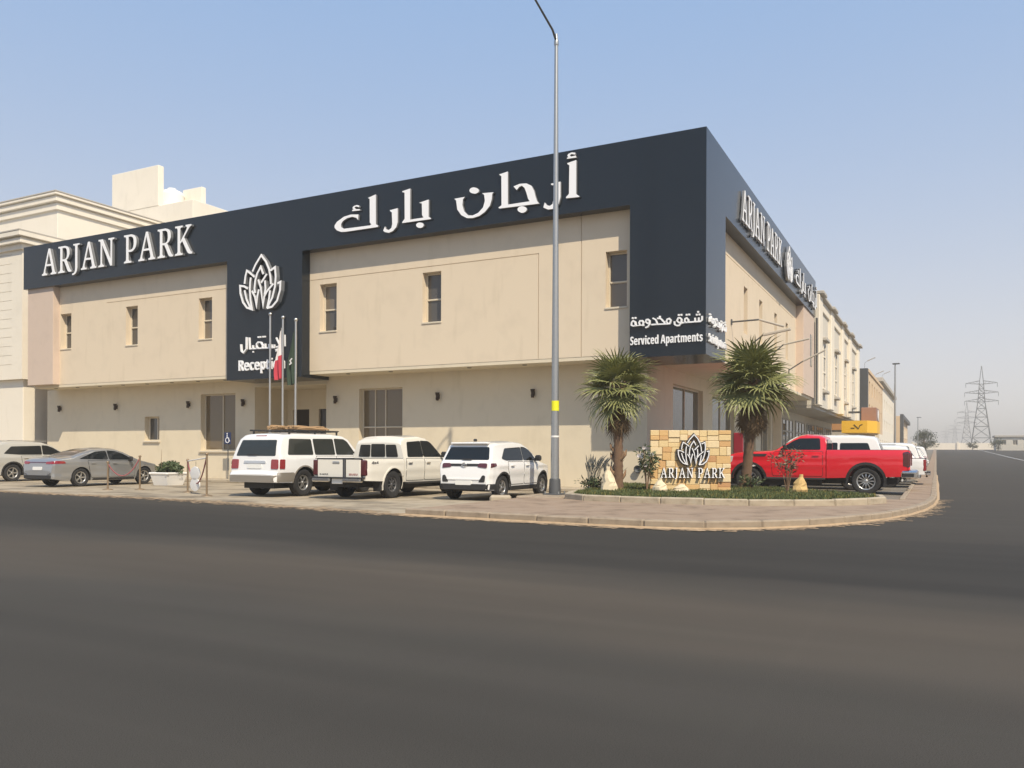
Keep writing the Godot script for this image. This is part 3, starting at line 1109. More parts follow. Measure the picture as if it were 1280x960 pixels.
	# white block beyond
	var vb := thing("white_block", "white apartment block with small square windows beyond the tan block", "building", at(-8, 0, 122))
	var s5 := -vb.position
	var vw := MB.new()
	var vh := []
	for i in 8:
		for j in 3:
			vh.append([1.5 + i * 4.4, 1.6 + j * 2.6, 2.8 + i * 4.4, 2.9 + j * 2.6, 0.3])
	vw.wall(at(-5.9, 0, 104.5), Vector3.FORWARD, Vector3.UP, Vector3.RIGHT, 37.0, 9.6, vh)
	vw.span(-26.0, -6.3, 0, 9.6, -141.5, -104.4)
	vw.face([at(-26, 0, 104.45), at(-5.9, 0, 104.45), at(-5.9, 9.6, 104.45), at(-26, 9.6, 104.45)], F)
	obj("wall", vw, M.white_wall, vb, s5)
	var vc := MB.new()
	vc.span(-26.0, -5.5, 9.61, 10.1, -141.6, -104.3, 0.04)
	obj("parapet", vc, M.grey_trim, vb, s5)
	for i in 8:
		for j in 3:
			window(vb, at(-6.15, 1.6 + j * 2.6, 106.0 + i * 4.4), Vector3.FORWARD, Vector3.UP, Vector3.RIGHT, 1.3, 1.3, [0.5], [], M.pale_wall, M.window_glass, 0.08, "window", s5)
	# last low block
	var lb := thing("far_block", "small tan house with dark corner, last before the far tree", "building", at(-8, 0, 160))
	var s6 := -lb.position
	var lw := MB.new()
	lw.span(-24.0, -5.2, 0.0, 7.3, -185.0, -146.0, 0.03)
	obj("wall", lw, M.tan_wall, lb, s6)
	var le := MB.new()
	le.span(-5.196, -4.7, 0.0, 7.6, -148.0, -146.0, 0.03)
	le.span(-5.19, -4.7, 6.9, 7.6, -185.0, -148.1, 0.03)
	obj("corner_strip", le, M.dark_steel, lb, s6)
	for i in 5:
		window(lb, at(-5.18, 4.0, 151.0 + i * 6.5), Vector3.FORWARD, Vector3.UP, Vector3.RIGHT, 2.0, 1.6, [0.5], [], M.pale_wall, M.window_glass, 0.12, "window", s6)

	# shop signs
	var ys := thing("shop_sign", "yellow box sign jutting from the ribbed block over parked cars", "sign", at(-5.2, 0, 62))
	var s7 := -ys.position
	var yb := MB.new()
	yb.extrude(pv([-5.9, 61.9, -4.25, 61.9, -3.7, 63.4, -3.7, 66.5, -5.9, 66.5]), 2.72, 3.56, Transform3D(Basis(Vector3.RIGHT, Vector3.FORWARD, Vector3.UP), Vector3.ZERO))
	obj("sign_box", yb, M.sign_yellow, ys, s7)
	var yl := MB.new()
	for e in [[-5.1, 3.3, -4.8, 3.0], [-4.8, 3.0, -4.7, 3.25], [-5.3, 3.05, -5.05, 3.05], [-4.7, 3.25, -4.55, 3.3]]:
		yl.cyl(at(e[0], e[1], 61.88), at(e[2], e[3], 61.88), 0.025, 0.025, 6)
	obj("lettering", yl, M.black_print, ys, s7)
	var ps := thing("shop_sign", "brown box sign with white disc above the yellow sign", "sign", at(-4.4, 0, 66))
	var s8 := -ps.position
	var pb := MB.new()
	pb.span(-5.0, -3.95, 3.6, 4.7, -70.0, -66.6, 0.03)
	var br := MB.new()
	br.span(-6.0, -5.0, 4.35, 4.5, -68.2, -68.0)
	obj("bracket", br, M.dark_steel, ps, -ps.position)
	obj("sign_box", pb, M.sign_brown, ps, s8)
	var disc := MB.new()
	disc.lathe([Vector2(0, 0.0), Vector2(0.42, 0.0), Vector2(0.42, 0.05), Vector2(0, 0.05)], 18, Transform3D(Basis(Vector3.BACK, -PI / 2), at(-3.95, 4.15, 68.2)))
	obj("white_disc", disc, M.letter, ps, s8)


# ---------------------------------------------------------------- far things
func pylon(x: float, d: float, label: String, simple: bool) -> void:
	var t := thing("power_pylon", label, "pylon", at(x, 2.6, d), 0.0, "lattice pylons along the far line")
	var b := MB.new()
	var lev := [0.0, 7.0, 13.0, 18.0, 22.5, 26.0, 28.3, 30.5, 33.0, 35.5, 45.0]
	var half := [6.0, 4.9, 4.0, 3.25, 2.5, 1.95, 1.75, 1.55, 1.35, 1.2, 0.1]
	var th := 0.16 if not simple else 0.2
	for i in lev.size() - 1:
		for q in [[-1, -1], [1, -1], [1, 1], [-1, 1]]:
			var a := Vector3(q[0] * half[i], lev[i], q[1] * half[i])
			var e := Vector3(q[0] * half[i + 1], lev[i + 1], q[1] * half[i + 1])
			b.cyl(a, e, th, th, 4)
			var q2 := [-q[1], q[0]]
			var a2 := Vector3(q2[0] * half[i], lev[i], q2[1] * half[i])
			var e2 := Vector3(q2[0] * half[i + 1], lev[i + 1], q2[1] * half[i + 1])
			if i < lev.size() - 2:
				b.cyl(a, e2, th * 0.6, th * 0.6, 4)
				b.cyl(a2, e, th * 0.6, th * 0.6, 4)
				b.cyl(e, e2, th * 0.6, th * 0.6, 4)
	obj("lattice_tower", b, M.dark_steel, t)
	for y in [26.0, 30.5, 35.5]:
		var w := 9.2 if y < 34 else 8.6
		var c := MB.new()
		for sx in [-1, 1]:
			for sz in [-1, 1]:
				c.cyl(Vector3(sx * 1.2, y, sz * 1.2), Vector3(sx * w, y + 0.5, 0), th * 0.8, th * 0.6, 4)
				c.cyl(Vector3(sx * 1.2, y + 1.7, sz * 1.2), Vector3(sx * w, y + 0.6, 0), th * 0.8, th * 0.6, 4)
			for k in 4:
				var u := k / 4.0
				c.cyl(Vector3(sx * lerpf(1.2, w, u), lerpf(y, y + 0.5, u), 0), Vector3(sx * lerpf(1.2, w, u + 0.25), lerpf(y + 1.7, y + 0.6, u + 0.25), 0), th * 0.4, th * 0.4, 4)
			c.cyl(Vector3(sx * w, y + 0.5, 0), Vector3(sx * w, y - 1.6, 0), 0.14, 0.14, 5)
		obj("cross_arm", c, M.dark_steel, t)
	t.scale = Vector3(0.8, 0.945, 0.8)


func far_things() -> void:
	pylon(20.0, 475.0, "tall dark lattice pylon, nearest of the row", false)
	pylon(23.0, 804.0, "second lattice pylon, smaller and paler in the haze", true)
	pylon(21.0, 1192.0, "third lattice pylon, faint in the haze left of the second", true)
	pylon(14.0, 1500.0, "farthest faint pylon of the row, leftmost near the road end", true)
	pylon(-24.0, 1489.0, "faint lone pylon above the round far tree", true)
	# wall across the end of the road
	var w := thing("far_wall", "long low pale wall across the far end of the road", "wall", at(10, 2.58, 345))
	var b := MB.new()
	b.span(-10, 130, 0, 2.6, -0.4, 0.0)
	obj("wall", b, M.white_wall, w, Vector3(-10, 0, 0))
	for k in 9:
		var p := MB.new()
		p.span(-0.35, 0.35, 0, 3.1, -0.3, 0.35, 0.05)
		obj("pillar", p, M.pale_wall, w, Vector3(-18 + k * 15.0, 0, 0.06))
	# houses at the right edge
	var defs := [[14.2, 25.0, 255.0, 3.6, "low grey house at the right edge behind the road", "grey_panel"], [26.0, 39.0, 262.0, 5.1, "taller pale house cut by the right edge of the picture", "white_wall"], [20.0, 24.0, 238.0, 3.0, "small pale hut in front of the grey house at right", "pale_wall"]]
	for d in defs:
		var h := thing("house", d[4], "house", at((d[0] + d[1]) / 2.0, rise(d[2]) - 0.05, d[2]))
		var hw: float = (d[1] - d[0]) / 2.0
		var m := MB.new()
		var holes := []
		var k := 0
		while 1.2 + k * 2.6 + 1.2 < hw * 2.0:
			holes.append([1.2 + k * 2.6, d[3] * 0.42, 2.3 + k * 2.6, d[3] * 0.42 + 1.3, 0.3])
			k += 1
		m.wall(Vector3(-hw, 0, 0), Vector3.RIGHT, Vector3.UP, Vector3.BACK, hw * 2.0, d[3], holes)
		m.face([Vector3(-hw, 0, 0), Vector3(-hw, d[3], 0), Vector3(-hw, d[3], -10), Vector3(-hw, 0, -10)], Vector3.LEFT)
		m.face([Vector3(hw, 0, 0), Vector3(hw, d[3], 0), Vector3(hw, d[3], -10), Vector3(hw, 0, -10)], Vector3.RIGHT)
		m.face([Vector3(-hw, 0, -10), Vector3(-hw, d[3], -10), Vector3(hw, d[3], -10), Vector3(hw, 0, -10)], Vector3.FORWARD)
		obj("wall", m, M[d[5]], h)
		var rf := MB.new()
		rf.span(-hw - 0.4, hw + 0.4, d[3] + 0.004, d[3] + 0.5, -10.3, 0.4, 0.04)
		obj("roof", rf, M.grey_trim, h)
		for q in holes:
			window(h, Vector3(-hw + q[0], q[1], -0.2), Vector3.RIGHT, Vector3.UP, Vector3.BACK, 1.1, 1.3, [0.5], [], M.pale_wall, M.window_glass, 0.08)
	# tree at the end of the parking
	var tr := thing("far_tree", "round dark tree above the last parked cars", "tree", at(-2.2, 1.3, 200))
	var tk := MB.new()
	tk.tube([Vector3.ZERO, Vector3(0.1, 1.5, 0), Vector3(-0.2, 2.4, 0.1), Vector3(0.0, 3.6, 0)], [0.28, 0.22, 0.16, 0.06], 8)
	for k in 6:
		var a := k * 1.05
		tk.tube([Vector3(0, 1.2 + k * 0.2, 0), Vector3(cos(a) * 1.2, 2.1 + k * 0.25, sin(a) * 1.2), Vector3(cos(a) * 1.9, 2.8 + k * 0.2, sin(a) * 1.9)], [0.1, 0.06, 0.02], 5)
	obj("trunk", tk, M.trunk, tr)
	obj("crown", leaf_cloud(31, 2600, Vector3(2.6, 2.2, 2.4), Vector3(0, 2.9, 0), 0.3, 13, 1.0), M.leaf_far, tr)
	for e in [[14.0, 244.0, 3.4, 5, "grey green bush in front of the low grey house"], [10.2, 300.0, 3.0, 6, "dusty bush by the far wall, left of the grey house"], [22.5, 232.0, 2.6, 8, "dusty bush beside the small pale hut"]]:
		var bu := thing("far_bush", e[4], "bush", at(e[0], rise(e[1]), e[1]))
		obj("foliage", leaf_cloud(e[3], 900, Vector3(e[2] * 0.55, e[2] * 0.45, e[2] * 0.5), Vector3(0, e[2] * 0.5, 0), 0.32, 8, 1.2), M.leaf_far, bu)
		var st := MB.new()
		st.tube([Vector3.ZERO, Vector3(0.1, e[2] * 0.5, 0)], [0.1, 0.05], 5)
		obj("stem", st, M.trunk, bu)
	# roadside lamp far up the street
	var lp := thing("street_lamp", "tall grey street lamp standing far along the side street", "street lamp", at(-4.1, 0, 101))
	var pm := MB.new()
	pm.tube([Vector3.ZERO, Vector3(0, 11.2, 0)], [0.13, 0.08], 10)
	obj("post", pm, M.steel, lp)
	var hm := MB.new()
	hm.box(Vector3(0.1, 11.25, 0), Vector3(0.75, 0.14, 0.3), 0.04)
	obj("lamp_head", hm, M.dark_steel, lp)
	var lp2 := thing("street_lamp", "thin short post beyond the last tan house", "street lamp", at(-3.4, 1.1, 190))
	var pm2 := MB.new()
	pm2.tube([Vector3.ZERO, Vector3(0, 7.6, 0)], [0.12, 0.07], 8)
	obj("post", pm2, M.steel, lp2)
	var hm2 := MB.new()
	hm2.box(Vector3(0.2, 7.65, 0), Vector3(0.9, 0.12, 0.3), 0.03)
	obj("lamp_head", hm2, M.dark_steel, lp2)
	# roof floodlights
	for e in [[-6.0, 84.0, 8.9, "grey floodlight on the tan block roof, near its dark strip"], [-6.0, 98.0, 8.9, "grey floodlight at the far end of the tan block roof"], [-6.0, 112.0, 10.1, "grey floodlight on the roof of the white block"]]:
		var f := thing("roof_floodlight", e[3], "floodlight", at(e[0], e[2], e[1]), 0.0, "floodlights on the roofs")
		var m := MB.new()
		m.tube([Vector3.ZERO, Vector3(0, 1.9, 0), Vector3(0.5, 2.3, 0)], [0.05, 0.05, 0.05], 6)
		obj("post", m, M.steel, f)
		var hb := MB.new()
		hb.box(Vector3(1.25, 2.65, 0), Vector3(1.7, 0.16, 0.4), 0.04, Basis(Vector3.BACK, 0.4))
		obj("lamp_head", hb, M.grey_trim, f)
		f.scale = Vector3.ONE * 0.45


# ---------------------------------------------------------------- lettering outlines
const ARABIC := [
	[-3.42, 0.52, -3.07, 0.6, -3.06, -0.49, -2.95, -0.55, -2.97, -0.6, -4.43, -0.6, -4.66, -0.58, -4.85, -0.5, -4.96, -0.39, -4.96, -0.3, -4.85, -0.18, -4.52, -0.03, -4.2, 0.01, -3.85, -0.03, -3.87, -0.23, -3.95, -0.14, -4.14, -0.08, -4.38, -0.1, -4.58, -0.19, -4.66, -0.3, -4.65, -0.4, -4.52, -0.48, -3.33, -0.5, -3.26, -0.47, -3.33, -0.39, -3.34, 0.47],
	[-4.14, 0.13, -3.79, 0.11, -3.79, 0.16, -3.97, 0.18, -4.03, 0.25, -3.97, 0.28, -3.82, 0.23, -3.81, 0.29, -3.92, 0.33, -4.06, 0.31, -4.13, 0.25, -4.08, 0.18, -4.14, 0.17],
	[-2.44, -0.06, -2.1, -0.03, -2.1, -0.54, -2.16, -0.71, -2.31, -0.83, -2.48, -0.87, -2.66, -0.82, -2.73, -0.76, -2.65, -0.62, -2.61, -0.72, -2.48, -0.77, -2.37, -0.71, -2.33, -0.58, -2.35, -0.15, -2.43, -0.09],
	[-1.9, 0.55, -1.56, 0.6, -1.56, -0.51, -0.99, -0.51, -1.05, -0.41, -1.06, 0, -1.18, 0.04, -0.78, 0.1, -0.78, -0.51, -0.67, -0.57, -0.69, -0.6, -1.9, -0.59, -1.9, -0.56, -1.79, -0.45, -1.8, 0.49, -1.9, 0.52],
	[-0.98, -0.78, -1, -0.82, -1.04, -0.85, -1.11, -0.86, -1.18, -0.85, -1.24, -0.82, -1.29, -0.78, -1.3, -0.74, -1.29, -0.7, -1.24, -0.67, -1.18, -0.66, -1.11, -0.67, -1.04, -0.69, -1, -0.73],
	[0.28, -0.02, 0.7, -0.01, 0.62, -0.09, 0.6, -0.28, 0.67, -0.5, 0.83, -0.66, 1.01, -0.69, 1.23, -0.63, 1.42, -0.47, 1.49, -0.25, 1.46, -0.05, 1.38, 0.02, 1.83, -0.01, 1.77, -0.06, 1.75, -0.25, 1.68, -0.45, 1.49, -0.63, 1.27, -0.74, 1.01, -0.78, 0.78, -0.75, 0.56, -0.62, 0.4, -0.41, 0.35, -0.09],
	[1.25, 0.13, 1.24, 0.08, 1.18, 0.05, 1.11, 0.04, 1.03, 0.06, 0.95, 0.09, 0.9, 0.13, 0.88, 0.18, 0.9, 0.23, 0.95, 0.26, 1.03, 0.27, 1.11, 0.25, 1.18, 0.22, 1.23, 0.18],
	[2.04, 0.56, 2.36, 0.61, 2.37, -0.5, 3.18, -0.5, 3.12, -0.4, 3.06, -0.2, 2.99, -0.03, 2.89, 0.06, 2.79, 0.03, 2.7, -0.06, 2.58, 0.08, 2.81, 0.13, 3.06, 0.11, 3.24, 0.01, 3.34, -0.17, 3.39, -0.36, 3.45, -0.53, 3.53, -0.62, 3.47, -0.62, 2.05, -0.59, 2.01, -0.55, 2.13, -0.49, 2.12, 0.49, 2.05, 0.54],
	[3.08, -0.75, 3.06, -0.8, 3.01, -0.83, 2.94, -0.85, 2.87, -0.84, 2.8, -0.8, 2.75, -0.76, 2.73, -0.71, 2.75, -0.66, 2.8, -0.63, 2.87, -0.62, 2.94, -0.63, 3.01, -0.66, 3.06, -0.7],
	[3.95, -0.03, 4.29, -0.01, 4.29, -0.52, 4.23, -0.73, 4.07, -0.86, 3.85, -0.86, 3.68, -0.77, 3.73, -0.61, 3.81, -0.71, 3.91, -0.75, 4.01, -0.7, 4.05, -0.52, 4.05, -0.1, 3.96, -0.07],
	[4.53, 0.55, 4.84, 0.6, 4.84, -0.49, 4.96, -0.58, 4.94, -0.6, 4.49, -0.58, 4.49, -0.54, 4.59, -0.45, 4.6, 0.47, 4.53, 0.52],
	[4.52, 0.69, 4.84, 0.68, 4.82, 0.75, 4.66, 0.74, 4.61, 0.79, 4.68, 0.82, 4.8, 0.78, 4.81, 0.84, 4.68, 0.87, 4.56, 0.84, 4.53, 0.79, 4.57, 0.73, 4.52, 0.73],
]
const LOTUS := [
	[-0.196, 0.217, -0.12, 0.34, 0.021, 0.5, 0.139, 0.368, 0.215, 0.222, 0.252, 0.075, 0.262, -0.061],
	[-0.394, 0.005, -0.375, 0.137, -0.337, 0.245, -0.252, 0.193, -0.139, 0.108],
	[-0.309, -0.094, -0.403, -0.042, -0.507, -0.024, -0.498, -0.165, -0.432, -0.34, -0.333, -0.448, -0.2, -0.491, -0.238, -0.325, -0.257, -0.127, -0.248, 0.014, -0.233, 0.108],
	[-0.394, -0.118, -0.342, -0.292, -0.238, -0.467],
	[0.078, 0.142, 0.012, 0.283, -0.073, 0.165, -0.12, 0.042, -0.139, -0.108, -0.125, -0.193],
	[-0.2, -0.146, -0.125, -0.264, -0.087, -0.453, -0.068, -0.269, -0.026, -0.132],
	[-0.045, 0.052, 0.021, -0.108, 0.078, -0.462, 0.106, -0.283, 0.182, -0.179, 0.328, -0.061],
	[0.031, -0.014, 0.167, 0.132],
	[0.125, 0.019, 0.139, -0.137, 0.116, -0.245],
	[0.262, 0.189, 0.37, 0.241, 0.389, 0.066, 0.37, -0.127, 0.309, -0.316, 0.182, -0.5],
	[0.252, -0.175, 0.229, -0.335, 0.182, -0.5],
	[0.436, -0.066, 0.507, -0.042, 0.498, -0.193, 0.427, -0.382, 0.309, -0.481, 0.182, -0.5],
]
const RECEPTION := [
	[1.14, 0.3, 1.15, -0.15],
	[0.95, 0.29, 0.95, -0.04, 0.82, -0.15, 0.71, -0.15],
	[0.71, 0.21, 0.89, -0.09],
	[0.8, -0.24, 0.71, -0.26, 0.8, -0.28, 0.7, -0.32],
	[0.62, -0.05, 0.61, -0.17, -0.67, -0.15, -0.7, 0.3],
	[0.48, -0.04, 0.48, -0.17],
	[0.35, -0.02, 0.35, -0.17],
	[0.15, 0.01, 0.15, -0.17],
	[-0.5, -0.02, -0.5, -0.15],
	[0.01, -0.16, 0.02, -0.05, -0.07, 0.07, -0.2, 0.09, -0.29, 0.02, -0.29, -0.1, -0.21, -0.16],
	[-0.84, 0.32, -0.84, -0.15, -0.99, -0.3, -1.11, -0.22, -1.14, 0.05],
]
const RECEPTION_DOTS := [
	[0.12, 0.29, 0.02, 0.29, -0.12, 0.29, -0.23, 0.29, -0.5, -0.28],
]
const FLATS := [
	[1.1, 0.06, 1.1, -0.06, 1.05, -0.1, 0.56, -0.1, 0.48, -0.11],
	[1, 0.02, 1, -0.1],
	[0.89, 0.02, 0.89, -0.11],
	[0.68, -0.1, 0.69, -0.03, 0.64, 0.03, 0.59, 0.01, 0.58, -0.05, 0.6, -0.1],
	[0.48, -0.11, 0.4, -0.09, 0.34, -0.03, 0.38, 0.05, 0.43, 0.05, 0.48, -0, 0.47, -0.11, 0.42, -0.18, 0.34, -0.18, 0.27, -0.14, 0.26, -0.05],
	[0.08, -0.11, 0.12, -0.1, 0.15, -0.01, 0.1, 0.05, 0.04, 0.03, 0.01, -0.04, 0.08, -0.11, -0.28, -0.1, -0.46, -0.1],
	[-0.28, 0.08, -0.19, 0.08, -0.14, 0.04, -0.07, -0.04, -0.02, -0.1],
	[-0.42, 0.1, -0.33, 0.05, -0.29, -0.02, -0.29, -0.1],
	[-0.52, -0.05, -0.58, -0.05, -0.64, -0, -0.62, 0.06, -0.57, 0.07, -0.52, 0.03, -0.52, -0.09, -0.57, -0.16, -0.65, -0.18],
	[-0.72, -0.1, -0.72, -0.01, -0.75, 0.04, -0.82, 0.04, -0.85, -0.01, -0.83, -0.08, -0.77, -0.1, -1.05, -0.1, -1.1, -0.07, -1.09, 0.01, -1.04, 0.06, -0.98, 0.02, -0.96, -0.09],
	[-0.77, -0.1, -0.69, -0.1],
]
const FLATS_DOTS := [
	[0.98, 0.19, 0.94, 0.11, 1.02, 0.11, 0.63, 0.13, 0.71, 0.13, 0.39, 0.14, 0.47, 0.14, -0.2, 0.13, -1.07, 0.15, -0.98, 0.15],
]


# ---------------------------------------------------------------- lettering
func serif(weight := 400) -> SystemFont:
	var f := SystemFont.new()
	f.font_names = PackedStringArray(["Droid Serif"])
	f.font_weight = weight
	return f


func sans() -> SystemFont:
	var f := SystemFont.new()
	f.font_names = PackedStringArray(["Droid Sans"])
	f.font_weight = 700
	return f


# one mesh per letter, baseline at y 0, from x 0 to wide, facing +z, back on z 0
func letters(root: Node3D, text: String, font: Font, cap: float, wide: float, deep: float, material: Material, space := 0.0, face: Material = null) -> void:
	var px := cap / 0.714 / 96.0
	var natural := font.get_string_size(text, HORIZONTAL_ALIGNMENT_LEFT, -1, 96).x * px + space * (text.length() - 1)
	var k := wide / natural
	for i in text.length():
		var ch := text[i]
		if ch == " ":
			continue
		var x := (font.get_string_size(text.left(i + 1), HORIZONTAL_ALIGNMENT_LEFT, -1, 96).x - font.get_string_size(ch, HORIZONTAL_ALIGNMENT_LEFT, -1, 96).x) * px + space * i
		var m := TextMesh.new()
		m.text = ch
		m.font = font
		m.font_size = 96
		m.pixel_size = px
		m.depth = deep
		m.curve_step = 2.0
		m.horizontal_alignment = HORIZONTAL_ALIGNMENT_LEFT
		m.vertical_alignment = VERTICAL_ALIGNMENT_BOTTOM
		var o := obj("letter", m, material, root, Vector3(x * k, -font.get_descent(96) * px, deep / 2.0))
		if face:
			var fm: TextMesh = m.duplicate()
			fm.depth = 0.014
			obj("letter_face", fm, face, o, Vector3(0, 0, deep / 2.0 + 0.005))
		o.scale = Vector3(k, 1, 1)
		if ch == "J" and text == text.to_upper():
			# a capital that stands on the line: lift its tail
			var bb := m.get_aabb()
			var low := font.get_descent(96) * px + bb.position.y
			var f := cap * 1.14 / bb.size.y
			o.scale.y = f
			o.position.y = -0.14 * cap - bb.position.y * f


# a stroke of even width along a line, standing z0 to z1
func ribbon(b: MB, p: PackedVector2Array, w: float, z0: float, z1: float, lift := 0.0012) -> void:
	var L := []
	var Rr := []
	for i in p.size():
		var d0 := (p[i] - p[maxi(i - 1, 0)]).normalized()
		var d1 := (p[mini(i + 1, p.size() - 1)] - p[i]).normalized()
		if i == 0:
			d0 = d1
		if i == p.size() - 1:
			d1 = d0
		var t := (d0 + d1).normalized()
		var nn := Vector2(-t.y, t.x)
		var mi := w / 2.0 / maxf(0.45, nn.dot(Vector2(-d0.y, d0.x)))
		L.append(p[i] + nn * mi)
		Rr.append(p[i] - nn * mi)
	for i in p.size() - 1:
		var za := z1 + lift * i
		var a: Vector2 = L[i]
		var c: Vector2 = L[i + 1]
		var d: Vector2 = Rr[i + 1]
		var e: Vector2 = Rr[i]
		b.face([Vector3(a.x, a.y, za), Vector3(c.x, c.y, za), Vector3(d.x, d.y, za), Vector3(e.x, e.y, za)], Vector3.BACK)
		for s in [[a, c, 1.0], [e, d, -1.0]]:
			var q: Vector2 = s[1] - s[0]
			b.face([Vector3(s[0].x, s[0].y, z0), Vector3(s[1].x, s[1].y, z0), Vector3(s[1].x, s[1].y, za), Vector3(s[0].x, s[0].y, za)], Vector3(-q.y, q.x, 0) * s[2])
	for e in [[0, L[0], Rr[0]], [p.size() - 1, L[p.size() - 1], Rr[p.size() - 1]]]:
		var za = z1 + lift * e[0]
		var out := p[e[0]] - p[1 if e[0] == 0 else e[0] - 1]
		b.face([Vector3(e[1].x, e[1].y, z0), Vector3(e[1].x, e[1].y, za), Vector3(e[2].x, e[2].y, za), Vector3(e[2].x, e[2].y, z0)], Vector3(out.x, out.y, 0))


func strokes(root: Node3D, list: Array, dots: Array, w: float, size: float, deep: float, material: Material, called := "stroke", dot := 0.0) -> void:
	var k := 0
	for a in list:
		var p := pv(a)
		for i in p.size():
			p[i] *= size
		var b := MB.new()
		ribbon(b, p, w, 0.0, deep + k * 0.003)
		if deep > 0.08:
			var o := obj(called, b, M.letter_side, root)
			var c := MB.new()
			ribbon(c, p, w, deep + k * 0.003 + 0.002, deep + k * 0.003 + 0.016)
			obj("line_face", c, material, o)
		else:
			obj(called, b, material, root)
		k += 1
	for d in pv(dots):
		var b := MB.new()
		b.box(Vector3(d.x * size, d.y * size, deep / 2.0), Vector3(dot, dot, deep), 0.0)
		obj("dot", b, material, root)


func lotus(root: Node3D, size: float, w: float, deep: float, material: Material) -> void:
	strokes(root, LOTUS, [], w, size, deep, material, "petal_line")


func arabic_name(root: Node3D, size: float, deep: float, material: Material) -> void:
	for a in ARABIC:
		var p := pv(a)
		for i in p.size():
			p[i] *= size
		var b := MB.new()
		b.extrude(p, 0.0, deep)
		var o := obj("letter", b, M.letter_side, root)
		var c := MB.new()
		c.extrude(p, deep + 0.002, deep + 0.012)
		obj("letter_face", c, material, o)


func signs_on_hotel() -> void:
	var z := 24.6
	var right := PI / 2
	var s1 := thing("name_sign", "raised white serif letters ARJAN PARK at left end of navy band", "sign", at(-37.5, 9.52, z))
	letters(s1, "ARJAN PARK", serif(), 1.24, 9.9, 0.13, M.letter_side, 0.1, M.letter)
	var s2 := thing("name_sign", "raised white Arabic lettering on the navy band of the long front", "sign", at(-15.15, 10.08, z))
	arabic_name(s2, 1.0, 0.09, M.letter)
	var s3 := thing("lotus_emblem", "large white line lotus emblem on the navy reception panel", "emblem", at(-23.76, 7.97, z))
	lotus(s3, 2.12, 0.08, 0.15, M.letter)
	var s4 := thing("reception_sign", "white Arabic word above Reception on the navy panel", "sign", at(-23.75, 5.54, z))
	strokes(s4, RECEPTION, RECEPTION_DOTS[0], 0.055, 1.0, 0.05, M.letter, "letter", 0.058)
	var s5 := thing("reception_sign", "white word Reception low on the navy panel behind the flags", "sign", at(-25.07, 4.53, z))
	letters(s5, "Reception", sans(), 0.42, 2.5, 0.06, M.letter)
	var s6 := thing("apartments_sign", "white Arabic words above Serviced Apartments facing the wide road", "sign", at(-7.345, 5.33, z))
	strokes(s6, FLATS, FLATS_DOTS[0], 0.044, 1.0, 0.06, M.letter, "letter", 0.05)
	var s7 := thing("apartments_sign", "white words Serviced Apartments low on the corner panel facing the wide road", "sign", at(-8.5, 4.64, z))
	letters(s7, "Serviced Apartments", sans(), 0.26, 2.28, 0.05, M.letter)
	# the same lettering round the corner
	var x := -6.14
	var r1 := thing("name_sign", "white serif letters ARJAN PARK on the side street band, seen edge on", "sign", at(x + 0.03, 9.4, 29.2), right)
	letters(r1, "ARJAN PARK", serif(), 1.15, 8.2, 0.08, M.letter_side, 0.1, M.letter)
	var r2 := thing("lotus_emblem", "small white lotus emblem on the side street band between two names", "emblem", at(x + 0.03, 9.95, 39.4), right)
	lotus(r2, 1.5, 0.09, 0.1, M.letter)
	var r3 := thing("name_sign", "white Arabic lettering at the far end of the side street band", "sign", at(x + 0.03, 9.95, 45.3), right)
	arabic_name(r3, 0.8, 0.1, M.letter)
	var r4 := thing("apartments_sign", "white Arabic words on the narrow side of the corner panel", "sign", at(x + 0.02, 5.33, 25.95), right)
	strokes(r4, FLATS, FLATS_DOTS[0], 0.044, 1.0, 0.05, M.letter, "letter", 0.05)
	var r5 := thing("apartments_sign", "white words Serviced Apartments on the narrow side of the corner panel", "sign", at(x + 0.02, 4.64, 24.8), right)
	letters(r5, "Serviced Apartments", sans(), 0.26, 2.25, 0.05, M.letter)

	# stone sign wall in the bed
	var w := thing("stone_sign_wall", "low wall of golden limestone blocks standing in the grass bed", "sign wall", at(-6.0, 0.2, 22.32), deg_to_rad(27.2))
	var core := MB.new()
	core.box(Vector3(0, 0.83, -0.06), Vector3(2.14, 1.66, 0.2), 0.01)
	obj("core", core, M.stone_1, w)
	var r := RandomNumberGenerator.new()
	r.seed = 23
	var todo := [[-1.1, 0.0, 1.1, 1.71]]
	var cells := []
	while todo.size():
		var c: Array = todo.pop_back()
		var cw: float = c[2] - c[0]
		var chh: float = c[3] - c[1]
		if (cw < 0.42 and chh < 0.24) or (cw < 0.2 and chh < 0.4) or (cw * chh < 0.055 and r.randf() < 0.6):
			cells.append(c)
			continue
		var f := r.randf_range(0.36, 0.64)
		if cw > chh * r.randf_range(1.0, 1.7):
			todo.append([c[0], c[1], c[0] + cw * f, c[3]])
			todo.append([c[0] + cw * f, c[1], c[2], c[3]])
		else:
			todo.append([c[0], c[1], c[2], c[1] + chh * f])
			todo.append([c[0], c[1] + chh * f, c[2], c[3]])
	for c in cells:
		var b := MB.new()
		var d := r.randf_range(0.05, 0.085)
		b.box(Vector3((c[0] + c[2]) / 2.0, (c[1] + c[3]) / 2.0, 0.04 + d / 2.0), Vector3(c[2] - c[0] - 0.005, c[3] - c[1] - 0.005, d), 0.012)
		var pick := r.randf()
		obj("stone", b, M["stone_%d" % (0 if pick < 0.36 else 3 if pick < 0.66 else 1 if pick < 0.86 else 2 if pick < 0.95 else 4)], w)
	var turn := deg_to_rad(27.2)
	var B := Basis(Vector3.UP, turn)
	var l := thing("lotus_emblem", "dark backed white lotus emblem on the golden stone wall", "emblem", w.position + B * Vector3(0.05, 1.18, 0.125), turn)
	strokes(l, LOTUS, [], 0.066, 0.82, 0.05, M.letter_back, "backing")
